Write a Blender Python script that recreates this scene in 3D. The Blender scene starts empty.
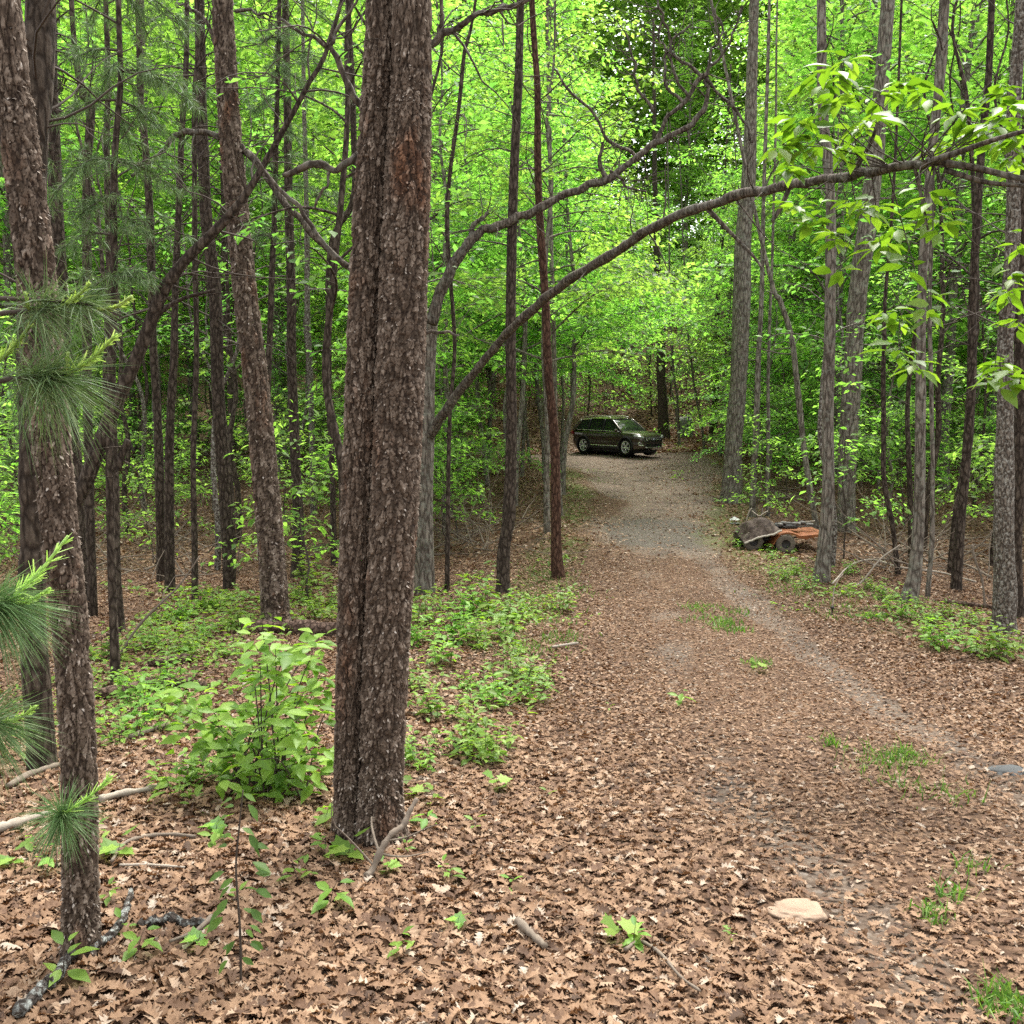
import bpy, math, random
import numpy as np
from mathutils import Vector, Matrix

def RG(s): return np.random.default_rng(abs(int(s)))


rng = RG(7)
random.seed(7)
SC = bpy.context.scene
COL = SC.collection
PI = math.pi
R = math.radians

# ------------------------------------------------------------------ camera
F = 963.0
PITCH = R(6.8)
EYE = np.array([0.0, 0.0, 1.65])
FWD = np.array([0.0, math.cos(PITCH), -math.sin(PITCH)])
UP = np.array([0.0, math.sin(PITCH), math.cos(PITCH)])
RIGHT = np.array([1.0, 0.0, 0.0])


def ray(px, py):
    return FWD + (px - 512) / F * RIGHT + (512 - py) / F * UP


def at(px, py, Y):
    d = ray(px, py)
    return EYE + d * (Y / d[1])


def depth(P):
    return float(np.dot(P - EYE, FWD))


# ------------------------------------------------------------------ noise
def _h(ix, iy, s):
    v = np.sin(ix * 127.1 + iy * 311.7 + s * 74.7) * 43758.5453
    return v - np.floor(v)


def vnoise(x, y, s=0):
    x = np.asarray(x, float); y = np.asarray(y, float)
    ix = np.floor(x); iy = np.floor(y)
    fx = x - ix; fy = y - iy
    fx = fx * fx * (3 - 2 * fx); fy = fy * fy * (3 - 2 * fy)
    a = _h(ix, iy, s); b = _h(ix + 1, iy, s); c = _h(ix, iy + 1, s); d = _h(ix + 1, iy + 1, s)
    return (a * (1 - fx) + b * fx) * (1 - fy) + (c * (1 - fx) + d * fx) * fy


def fbm(x, y, s=0, o=4):
    t = 0; a = 0.5; f = 1.0
    for i in range(o):
        t = t + a * vnoise(x * f + 13.1 * i, y * f - 7.7 * i, s + i); a *= .5; f *= 2.03
    return t


def sstep(a, b, x):
    t = np.clip((np.asarray(x, float) - a) / (b - a), 0, 1)
    return t * t * (3 - 2 * t)


# ------------------------------------------------------------------ ground
_ty = np.arange(-80, 220, .25)
_tb = np.interp(_ty, [-80, -8, 0, 3, 5.5, 9, 14, 20, 27, 36, 46, 52, 60, 75, 100, 150, 220],
                [-3, 1.1, 1.65, 1.98, 2.42, 2.88, 3.12, 3.17, 2.97, 2.8, 2.72, 2.3, .2, -5, -12, -20, -24])
_k = np.exp(-np.linspace(-3, 3, 25) ** 2 / 2); _k /= _k.sum()
_tb = np.convolve(np.pad(_tb, 12, mode='edge'), _k, mode='valid')

RY = [0, 9, 14, 20, 27, 36, 44, 50]
RXL = [-1.0, -.5, .5, 1.4, 2.2, 2.6, 0.5, -4]
RXR = [6, 5.8, 4.7, 4.4, 6, 8.5, 9, 8]
TR_L = [(0, 1.3), (3, 1.4), (5, 1.35), (8, 1.55), (11, 1.9), (14, 2.25), (20, 2.75), (27, 3.6), (36, 5.0), (43, 5.5), (52, 3)]
TR_R = [(0, 3.0), (3, 3.1), (5, 3.15), (8, 3.35), (11, 3.5), (14, 3.6), (20, 3.7), (27, 4.6), (36, 6.4), (43, 7), (52, 5)]


def track_mask(x, y):
    x = np.asarray(x, float); y = np.asarray(y, float)
    l = np.interp(y, *zip(*TR_L)); r = np.interp(y, *zip(*TR_R))
    nz = (fbm(x * 1.3, y * .9, 31) - .5)
    wid = np.interp(y, [0, 8, 14, 20, 50], [.36, .34, .42, .8, 1.3])
    a = np.exp(-((x - l) / wid) ** 2); b = np.exp(-((x - r) / (wid * .85)) ** 2)
    m = np.clip(np.maximum(a * np.interp(y, [0, 6, 8, 17, 20], [.85, .8, .55, .55, 1]), b * .98) + nz * 1.2 - .14, 0, 1)
    # the open gravel turning place in front of the car
    cx = np.interp(y, [28, 36, 46, 54], [4.3, 5.4, 4.5, 1.5]); hw = np.interp(y, [22, 30, 36, 44, 52], [.9, 1.7, 2.9, 4.2, 4])
    p = (1 - sstep(hw * .8, hw * 1.15, np.abs(x - cx + nz * 1.5))) * sstep(20, 27, y) * (1 - sstep(49, 52, y))
    return np.clip(np.maximum(m * np.where(y < 30, 1, .5), p), 0, 1)


def ground(x, y):
    x = np.asarray(x, float); y = np.asarray(y, float)
    yy = y + .22 * np.maximum(0, np.abs(x - 3) - 9) * sstep(20, 45, y)
    z = 1.65 - np.interp(yy, _ty, _tb)
    z = z - (1.65 - np.interp(0, _ty, _tb))
    z = z + (fbm(x * .22, y * .22, 3) - .47) * .35 * sstep(6, 14, np.hypot(x - 2, y - 2))
    z = z + (fbm(x * .9, y * .9, 5) - .47) * .12
    z = z + (fbm(x * .35, y * .35, 15) - .47) * 1.5 * sstep(51, 60, y) + (fbm(x * 1.3, y * 1.3, 16) - .47) * .3 * sstep(50, 56, y)
    z = z + .10 * np.exp(-((x - (np.interp(y, RY, RXL) - .8)) / .9) ** 2) * sstep(2, 6, y) * (1 - sstep(40, 50, y))
    return z


def g1(x, y):
    return float(ground(np.array([x]), np.array([y]))[0])


_TS = np.geomspace(.8, 160, 260)


def gpix(px, py):
    """where the view ray through a pixel meets the ground"""
    d = ray(px, py)
    a, b = 0., 160.
    for ts in (_TS, None, None):
        if ts is None: ts = np.linspace(a, b, 16)
        h = EYE[2] + d[2] * ts - ground(d[0] * ts, d[1] * ts)
        q = np.nonzero(h < 0)[0]
        if not len(q): a, b = ts[-2], ts[-1]; continue
        i = max(1, q[0]); a, b = ts[i - 1], ts[i]
    P = EYE + d * b
    return np.array([P[0], P[1], g1(P[0], P[1])])


# ------------------------------------------------------------------ mesh helpers
class MB:
    def __init__(s):
        s.v = []; s.n = 0; s.f = []; s.at = []

    def add(s, V, Fs, mat=0, smooth=True, tone=None, edge=None):
        V = np.asarray(V, float)
        if not isinstance(Fs, (list, tuple)): Fs = [Fs]
        for f in Fs:
            f = np.asarray(f, int)
            if f.size: s.f.append((f + s.n, mat, smooth))
        s.v.append(V); s.n += len(V)
        s.at.append((np.zeros(len(V)) if tone is None else tone, np.ones(len(V)) if edge is None else edge))
        return s

    def build(s, name, mats, parent=None, attrs=False, loc=None):
        V = np.concatenate(s.v) if s.v else np.zeros((0, 3))
        if loc is not None: V = V - np.asarray(loc)
        me = bpy.data.meshes.new(name)
        me.vertices.add(len(V)); me.vertices.foreach_set('co', V.astype(np.float32).ravel())
        loops = np.concatenate([f.ravel() for f, _, _ in s.f])
        tot = np.concatenate([np.full(len(f), f.shape[1]) for f, _, _ in s.f])
        st = np.concatenate([[0], np.cumsum(tot)[:-1]])
        mi = np.concatenate([np.full(len(f), m) for f, m, _ in s.f])
        sm = np.concatenate([np.full(len(f), q) for f, _, q in s.f])
        me.loops.add(len(loops)); me.loops.foreach_set('vertex_index', loops.astype(np.int32))
        me.polygons.add(len(tot)); me.polygons.foreach_set('loop_start', st.astype(np.int32))
        me.polygons.foreach_set('material_index', mi.astype(np.int32))
        me.polygons.foreach_set('use_smooth', sm.astype(bool))
        me.update(calc_edges=True)
        if attrs:
            for nm, k in (('tone', 0), ('edge', 1)):
                a = me.attributes.new(nm, 'FLOAT', 'POINT')
                a.data.foreach_set('value', np.concatenate([q[k] for q in s.at]).astype(np.float32))
        for m in (mats if isinstance(mats, (list, tuple)) else [mats]): me.materials.append(m)
        o = bpy.data.objects.new(name, me); COL.objects.link(o)
        if parent is not None: o.parent = parent
        if loc is not None and parent is None: o.location = loc
        return o


def tag(o, label=None, cat=None, group=None, kind=None):
    if label: o['label'] = label
    if cat: o['category'] = cat
    if group: o['group'] = group
    if kind: o['kind'] = kind
    return o


def thing(name, loc, label, cat, group=None, rz=0):
    o = bpy.data.objects.new(name, None); COL.objects.link(o)
    o.empty_display_size = .2
    o.location = loc; o.rotation_euler = (0, 0, rz)
    return tag(o, label, cat, group)


def copy_tree(o, parent=None):
    c = o.copy(); COL.objects.link(c)
    if parent is not None: c.parent = parent
    for ch in list(o.children): copy_tree(ch, c)
    return c


def crm(P, m):
    """Catmull-Rom resample rows of P to m rows"""
    P = np.asarray(P, float); n = len(P)
    if n < 3:
        t = np.linspace(0, 1, m)[:, None]; return P[0] * (1 - t) + P[-1] * t
    Q = np.vstack([2 * P[0] - P[1], P, 2 * P[-1] - P[-2]])
    t = np.linspace(0, n - 1 - 1e-6, m); i = t.astype(int); u = (t - i)[:, None]
    a, b, c, d = Q[i], Q[i + 1], Q[i + 2], Q[i + 3]
    return .5 * ((2 * b) + (c - a) * u + (2 * a - 5 * b + 4 * c - d) * u ** 2 + (3 * b - a - 3 * c + d) * u ** 3)


def frames(P):
    T = np.gradient(P, axis=0); T /= np.linalg.norm(T, axis=1)[:, None] + 1e-9
    ref = np.array([1., 0, 0]) if abs(T[0][0]) < .8 else np.array([0, 1., 0])
    A = np.zeros_like(P); a = ref
    for i in range(len(P)):
        a = a - T[i] * np.dot(a, T[i]); a = a / (np.linalg.norm(a) + 1e-9); A[i] = a
    return T, A, np.cross(T, A)


def tube(P, Rr, n=8, caps=True):
    P = np.asarray(P, float); m = len(P); Rr = np.broadcast_to(np.asarray(Rr, float), (m,))
    T, A, B = frames(P)
    th = np.arange(n) * 2 * PI / n
    V = P[:, None] + Rr[:, None, None] * (np.cos(th)[None, :, None] * A[:, None] + np.sin(th)[None, :, None] * B[:, None])
    V = V.reshape(-1, 3)
    i = np.arange(m - 1)[:, None] * n; j = np.arange(n)[None]; k = (j + 1) % n
    Q = np.stack([i + j, i + k, i + n + k, i + n + j], -1).reshape(-1, 4)
    Fs = [Q]
    if caps:
        c0 = len(V); V = np.vstack([V, P[0], P[-1]])
        jj = np.arange(n); kk = (jj + 1) % n
        Fs.append(np.stack([np.full(n, c0), kk, jj], -1))
        Fs.append(np.stack([np.full(n, c0 + 1), (m - 1) * n + jj, (m - 1) * n + kk], -1))
    return V, Fs


def nrm(a):
    return a / (np.linalg.norm(a, axis=-1, keepdims=True) + 1e-9)


def leaves(T, Fc, P, D, N, S):
    D = nrm(D); side = nrm(np.cross(N, D)); N2 = np.cross(D, side)
    S = np.broadcast_to(np.asarray(S, float), (len(P),))
    V = P[:, None] + S[:, None, None] * (T[None, :, 0:1] * D[:, None] + T[None, :, 1:2] * side[:, None] + T[None, :, 2:3] * N2[:, None])
    off = (np.arange(len(P)) * len(T))[:, None, None]
    return V.reshape(-1, 3), (Fc[None] + off).reshape(-1, Fc.shape[1])


# leaf outlines (x along the leaf, y across, z lift)
L2 = np.array([[0, 0, 0], [.48, .27, .06], [1, 0, -.06], [.48, -.27, .06]], float)
L2F = np.array([[0, 2, 1], [0, 3, 2]])
L6 = np.array([[0, 0, 0], [.22, .17, .04], [.55, .24, .06], [.82, .12, 0], [1.05, 0, -.10], [.82, -.12, 0], [.55, -.24, .06], [.22, -.17, .04], [.3, 0, -.01], [.7, 0, -.02]], float)
L6F = np.array([[0, 8, 1], [1, 8, 2], [8, 9, 2], [2, 9, 3], [3, 9, 4], [0, 7, 8], [7, 6, 8], [8, 6, 9], [6, 5, 9], [5, 4, 9]])
_mo = [(0, 0), (.02, .22), (-.05, .42), (.22, .38), (.30, .60), (.48, .34), (.62, .36), (.66, .20), (1.0, 0)]
LM = np.array([(x, y, .10 * abs(y)) for x, y in _mo] + [(x, -y, .10 * abs(y)) for x, y in _mo[1:-1]] + [(.4, 0, 0)], float)
_ring = list(range(9)) + list(range(15, 8, -1))
LMF = np.array([[16, _ring[i], _ring[(i + 1) % 16]] for i in range(16)])
# dead oak leaf: lobed half outline + midrib
_oak = [(0, .015), (.10, .05), (.18, .16), (.26, .08), (.36, .23), (.46, .10), (.57, .29), (.66, .12), (.76, .22), (.84, .09), (.92, .11), (1., .0)]


def oak_template(curl, bend, twist, pinch=1.0):
    _o = crm(np.array(_oak), 21); xs = np.clip(_o[:, 0], 0, 1); ys = np.maximum(_o[:, 1], .004) * pinch
    out = []
    for sgn in (1, -1):
        for x, y in zip(xs, ys): out.append((x, sgn * y))
    mid = [(x, 0) for x in xs]
    P = np.array(out + mid)
    x, y = P[:, 0], P[:, 1]
    z = curl * y * y * 3.2 + bend * np.sin(x * PI) * .35 + twist * (x - .5) * y * 2 + .03 * np.sin(9 * x + 3 * y)
    yy = y * (1 - .35 * abs(curl) * np.abs(y))
    V = np.stack([x - .5, yy, z], -1)
    n = len(xs); Fc = []
    for i in range(n - 1):
        Fc.append([2 * n + i, 2 * n + i + 1, i + 1, i]); Fc.append([2 * n + i + 1, 2 * n + i, n + i, n + i + 1])
    return V, np.array(Fc)


def dead_template(curl, bend):
    xs = np.array([0, .3, .65, 1.]); ys = np.array([.03, .24, .26, .02])
    V = []
    for sgn in (1, 0, -1):
        for x, y in zip(xs, ys): V.append((x - .5, sgn * y * (1 + .3 * math.sin(7 * x)), curl * y * abs(sgn) + bend * math.sin(x * PI) * .3))
    Fc = []
    for k in (0, 4):
        for i in range(3): Fc.append([k + i, k + i + 1, k + i + 5, k + i + 4])
    return np.array(V), np.array(Fc)


# ------------------------------------------------------------------ materials
class NT:
    def __init__(s, name):
        s.m = bpy.data.materials.new(name); s.m.use_nodes = True
        s.t = s.m.node_tree; s.t.nodes.clear()
        s.out = s.t.nodes.new('ShaderNodeOutputMaterial')

    def n(s, typ, ins=None, **kw):
        nd = s.t.nodes.new('ShaderNode' + typ)
        for k, v in kw.items(): setattr(nd, k, v)
        for k, v in (ins or {}).items(): s.set(nd, k, v)
        return nd

    def set(s, nd, k, v):
        sock = nd.inputs[k]
        if isinstance(v, bpy.types.NodeSocket): s.t.links.new(v, sock)
        elif isinstance(v, bpy.types.Node): s.t.links.new(v.outputs[0], sock)
        else:
            if sock.type == 'RGBA' and len(v) == 3: v = (*v, 1)
            sock.default_value = v

    def ramp(s, fac, stops, interp='LINEAR'):
        nd = s.t.nodes.new('ShaderNodeValToRGB'); cr = nd.color_ramp; cr.interpolation = interp
        while len(cr.elements) < len(stops): cr.elements.new(.5)
        for e, (p, c) in zip(cr.elements, stops):
            e.position = p; e.color = (*c, 1) if len(c) == 3 else c
        s.set(nd, 'Fac', fac); return nd

    def mix(s, fac, a, b, blend='MIX'):
        nd = s.t.nodes.new('ShaderNodeMix'); nd.data_type = 'RGBA'; nd.blend_type = blend
        s.set(nd, 0, fac); s.set(nd, 6, a); s.set(nd, 7, b)
        return nd.outputs[2]

    def math(s, op, a, b=0.0, clamp=False):
        nd = s.t.nodes.new('ShaderNodeMath'); nd.operation = op; nd.use_clamp = clamp
        s.set(nd, 0, a); s.set(nd, 1, b); return nd.outputs[0]

    def coords(s, scale=(1, 1, 1), which='Object'):
        tc = s.n('TexCoord'); mp = s.n('Mapping', {'Vector': tc.outputs[which], 'Scale': scale}); return mp.outputs[0]

    def noise(s, vec, scale, detail=4, rough=.6):
        return s.n('TexNoise', {'Vector': vec, 'Scale': scale, 'Detail': detail, 'Roughness': rough}).outputs[0]

    def bump(s, h, strength=.5, dist=.01):
        return s.n('Bump', {'Height': h, 'Strength': strength, 'Distance': dist}).outputs[0]

    def principled(s, col, rough=.7, spec=.3, metal=0.0, normal=None, **kw):
        p = s.n('BsdfPrincipled', {'Base Color': col, 'Roughness': rough, 'Specular IOR Level': spec, 'Metallic': metal})
        if normal is not None: s.set(p, 'Normal', normal)
        for k, v in kw.items(): s.set(p, k, v)
        return p

    def done(s, sh):
        s.t.links.new(sh.outputs[0], s.out.inputs[0]); return s.m


def leaf_mat(name, stops, tmul=(1.5, 1.9, .6), trans=.5, rough=.5, spec=.25):
    t = NT(name)
    g = t.n('NewGeometry'); oi = t.n('ObjectInfo')
    c = t.ramp(g.outputs['Random Per Island'], stops)
    hs = t.n('HueSaturation', {'Hue': t.math('ADD', t.math('MULTIPLY', oi.outputs['Random'], .03), .485), 'Saturation': 1.0,
                               'Value': t.math('ADD', t.math('MULTIPLY', oi.outputs['Random'], .35), .82), 'Color': c.outputs[0]})
    n = t.noise(t.coords((1, 1, 1)), 14, 2)
    col = t.mix(t.math('MULTIPLY', n, .35), hs.outputs[0], t.mix(1.0, hs.outputs[0], (.75, .8, .7), 'MULTIPLY'))
    p = t.principled(col, rough, spec)
    tr = t.n('BsdfTranslucent', {'Color': t.mix(1.0, col, tmul, 'MULTIPLY')})
    mx = t.n('MixShader', {0: trans, 1: p.outputs[0], 2: tr.outputs[0]})
    return t.done(mx)


def plain(name, col, rough=.6, spec=.4, metal=0.0, vary=.25, scale=8, bump=.2, **kw):
    t = NT(name); v = t.coords()
    n = t.noise(v, scale, 5)
    c = t.mix(n, tuple(x * (1 - vary) for x in col), tuple(min(1, x * (1 + vary)) for x in col))
    return t.done(t.principled(c, rough, spec, metal, t.bump(t.noise(v, scale * 6, 3), bump, .01) if bump else None, **kw))


def bark_mat(name, dark, mid, light, sx=14, sz=4, bump=.8, lichen=None, lich_amt=.5, lich_scale=9):
    t = NT(name); v = t.coords((sx, sx, sz)); v1 = t.coords()
    vo = t.n('TexVoronoi', {'Vector': t.mix(.35, v, t.n('TexNoise', {'Vector': v, 'Scale': 1.2, 'Detail': 3}).outputs[1]), 'Scale': 1.0}, feature='DISTANCE_TO_EDGE')
    e = t.ramp(vo.outputs[0], [(.02, (0, 0, 0)), (.22, (1, 1, 1))])
    n = t.noise(v, 1.6, 6, .65)
    c = t.ramp(n, [(.28, dark), (.5, mid), (.72, light)])
    col = t.mix(e.outputs[0], t.mix(1.0, c.outputs[0], (.35, .33, .32), 'MULTIPLY'), c.outputs[0])
    if lichen:
        ln = t.ramp(t.noise(v1, lich_scale, 6, .7), [(.5, (0, 0, 0)), (.62, (1, 1, 1))])
        col = t.mix(t.math('MULTIPLY', ln.outputs[0], lich_amt), col, lichen)
    h = t.math('ADD', t.math('MULTIPLY', e.outputs[0], .7), n)
    return t.done(t.principled(col, .9, .15, 0, t.bump(h, bump, .02)))


M = {}
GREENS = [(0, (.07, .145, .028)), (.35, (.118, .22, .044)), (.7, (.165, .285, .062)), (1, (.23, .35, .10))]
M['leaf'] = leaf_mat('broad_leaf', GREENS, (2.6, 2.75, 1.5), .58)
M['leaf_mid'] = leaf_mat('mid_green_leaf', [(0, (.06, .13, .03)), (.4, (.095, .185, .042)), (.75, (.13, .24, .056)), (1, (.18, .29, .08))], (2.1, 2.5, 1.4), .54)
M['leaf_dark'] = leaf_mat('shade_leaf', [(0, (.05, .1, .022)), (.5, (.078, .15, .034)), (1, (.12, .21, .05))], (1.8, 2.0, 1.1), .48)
M['leaf_big'] = leaf_mat('hanging_leaf', [(0, (.075, .16, .02)), (.5, (.125, .25, .03)), (1, (.2, .33, .06))], (1.6, 1.75, .5), .5, .45, .35)
M['leaf_low'] = leaf_mat('low_plant_leaf', [(0, (.095, .19, .028)), (.5, (.165, .29, .042)), (1, (.25, .39, .07))], (1.9, 2.0, .7), .42, .5, .3)
M['needle'] = leaf_mat('pine_needle', [(0, (.065, .125, .042)), (.5, (.11, .19, .065)), (1, (.2, .27, .115))], (1.1, 1.2, .8), .25, .5, .3)
M['candle'] = leaf_mat('new_pine_shoot', [(0, (.30, .46, .10)), (.5, (.38, .56, .15)), (1, (.5, .64, .24))], (1.2, 1.25, .8), .4)
M['grass'] = leaf_mat('grass_blade', [(0, (.06, .13, .02)), (.5, (.1, .2, .03)), (1, (.2, .26, .08))], (1.3, 1.5, .6), .35)
M['bark_dark'] = bark_mat('dark_bark', (.034, .026, .019), (.072, .055, .041), (.145, .117, .09), 26, 9)
M['bark_red'] = bark_mat('reddish_bark', (.04, .02, .013), (.095, .05, .032), (.17, .105, .07), 26, 9)
M['bark_grey'] = bark_mat('grey_bark', (.085, .072, .057), (.185, .16, .128), (.31, .275, .225), 22, 5, .7, (.24, .25, .2), .5)
M['bark_pale'] = bark_mat('pale_flecked_bark', (.065, .053, .04), (.14, .115, .09), (.27, .235, .19), 34, 14, 1.0, (.38, .37, .32), .75, 26)
M['bark_limb'] = bark_mat('limb_bark', (.05, .04, .03), (.11, .09, .07), (.21, .18, .145), 30, 8, .6, (.2, .2, .165), .45)
M['twig'] = plain('twig_bark', (.06, .047, .037), .85, .2, vary=.4)
M['stick'] = plain('dead_stick', (.16, .13, .1), .9, .15, vary=.5, scale=20)
M['stick_pale'] = plain('weathered_stick', (.3, .26, .21), .9, .15, vary=.35, scale=20)


def litter_mat(name, stops, r=.75):
    t = NT(name); g = t.n('NewGeometry')
    c = t.ramp(g.outputs['Random Per Island'], stops)
    n = t.noise(t.coords(), 45, 4, .65)
    col = t.mix(n, t.mix(1., c.outputs[0], (.6, .56, .52), 'MULTIPLY'), t.mix(1., c.outputs[0], (1.25, 1.25, 1.22), 'MULTIPLY'))
    p = t.principled(col, r, .3)
    tr = t.n('BsdfTranslucent', {'Color': t.mix(1., col, (1.1, .8, .5), 'MULTIPLY')})
    return t.done(t.n('MixShader', {0: .15, 1: p.outputs[0], 2: tr.outputs[0]}))


LIT = [(0, (.062, .036, .022)), (.15, (.12, .067, .039)), (.4, (.178, .106, .061)), (.62, (.235, .144, .085)), (.8, (.29, .185, .113)), (.93, (.335, .235, .158)), (1, (.38, .325, .265))]
M['litter'] = litter_mat('dead_leaf', LIT)


def ground_mat():
    t = NT('forest_floor'); v = t.coords()
    a = t.n('Attribute', attribute_name='tone').outputs['Fac']     # gravel share
    gr = t.n('Attribute', attribute_name='edge').outputs['Fac']    # moss and tiny weeds share
    wob = t.n('TexNoise', {'Vector': v, 'Scale': 9., 'Detail': 3.})
    vv = t.mix(.06, v, wob.outputs[1])
    vo = t.n('TexVoronoi', {'Vector': vv, 'Scale': 19., 'Randomness': 1.})
    sep = t.n('SeparateColor', {0: vo.outputs['Color']})
    lf = t.ramp(sep.outputs[0], [(p, tuple(x * .8 for x in c)) for p, c in LIT])
    dk = t.ramp(vo.outputs['Distance'], [(.25, (1, 1, 1)), (.62, (.5, .48, .46))])
    litter = t.mix(1., lf.outputs[0], dk.outputs[0], 'MULTIPLY')
    n1 = t.noise(v, 2.2, 6, .65)
    nb = t.ramp(t.noise(v, .55, 5, .65), [(.35, (.5, .47, .45)), (.65, (1., 1., 1.))])
    litter = t.mix(1., litter, nb.outputs[0], 'MULTIPLY')
    litter = t.mix(t.math('MULTIPLY', n1, .5), litter, (.14, .088, .058))
    # gravel and packed dirt
    vg = t.n('TexVoronoi', {'Vector': v, 'Scale': 38., 'Randomness': 1.})
    sg = t.n('SeparateColor', {0: vg.outputs['Color']})
    gcol = t.ramp(sg.outputs[1], [(0, (.062, .054, .046)), (.5, (.12, .107, .091)), (.85, (.18, .166, .146)), (1, (.29, .28, .26))])
    n2 = t.noise(v, 5., 6, .7)
    gcol = t.mix(t.math('MULTIPLY', n2, 1.2), t.mix(1., gcol.outputs[0], (1., .95, .88), 'MULTIPLY'), (.125, .085, .058))
    n3 = t.noise(v, 1.1, 5, .6)
    damp = t.ramp(n3, [(.5, (1, 1, 1)), (.68, (.6, .6, .62))])
    gcol = t.mix(1., gcol, damp.outputs[0], 'MULTIPLY')
    wetk = t.ramp(t.math('ADD', t.math('SUBTRACT', a, 1.), t.math('MULTIPLY', t.math('SUBTRACT', n2, .5), .8)), [(.05, (0, 0, 0)), (.5, (1, 1, 1))])
    gcol = t.mix(t.math('MULTIPLY', wetk.outputs[0], .85), gcol, t.mix(sg.outputs[0], (.05, .043, .035), (.12, .105, .086)))
    mk = t.ramp(t.math('ADD', a, t.math('MULTIPLY', t.math('SUBTRACT', t.noise(v, 7., 5, .7), .5), .9)), [(.35, (0, 0, 0)), (.65, (1, 1, 1))])
    col = t.mix(mk.outputs[0], litter, gcol)
    gk = t.ramp(t.math('ADD', gr, t.math('MULTIPLY', t.math('SUBTRACT', t.noise(v, 11., 5, .75), .5), 1.3)), [(.55, (0, 0, 0)), (.8, (1, 1, 1))])
    gn = t.ramp(t.noise(v, 60., 3), [(.3, (.04, .06, .014)), (.7, (.12, .15, .035))])
    col = t.mix(t.math('MULTIPLY', gk.outputs[0], .75), col, gn.outputs[0])
    h = t.math('ADD', t.math('MULTIPLY', vo.outputs['Distance'], -1.), t.math('MULTIPLY', vg.outputs['Distance'], -.3))
    return t.done(t.principled(col, .9, .15, 0, t.bump(h, .8, .04)))


M['ground'] = ground_mat()


def near_bark():
    t = NT('pine_bark'); v = t.coords()
    tone = t.n('Attribute', attribute_name='tone').outputs['Fac']
    edge = t.n('Attribute', attribute_name='edge').outputs['Fac']
    n = t.noise(t.coords((1, 1, .5)), 60, 5, .7)
    big = t.noise(t.coords((1, 1, .35)), 5, 4, .6)
    tn = t.math('ADD', tone, t.math('MULTIPLY', t.math('SUBTRACT', n, .5), .6))
    c = t.ramp(tn, [(.05, (.045, .032, .022)), (.3, (.1, .073, .053)), (.55, (.175, .136, .104)), (.74, (.29, .24, .192)), (.92, (.45, .40, .345))])
    om = t.ramp(big, [(.56, (0, 0, 0)), (.7, (1, 1, 1))])
    oc = t.ramp(tn, [(.1, (.06, .028, .016)), (.5, (.18, .083, .042)), (.9, (.3, .17, .1))])
    col = t.mix(t.math('MULTIPLY', om.outputs[0], .8), c.outputs[0], oc.outputs[0])
    cr = t.ramp(edge, [(.05, (.0, .0, .0)), (.5, (1, 1, 1))])
    col = t.mix(cr.outputs[0], (.022, .014, .010), col)
    return t.done(t.principled(col, .88, .18, 0, t.bump(n, .6, .008)))


M['pine_bark'] = near_bark()


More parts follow.
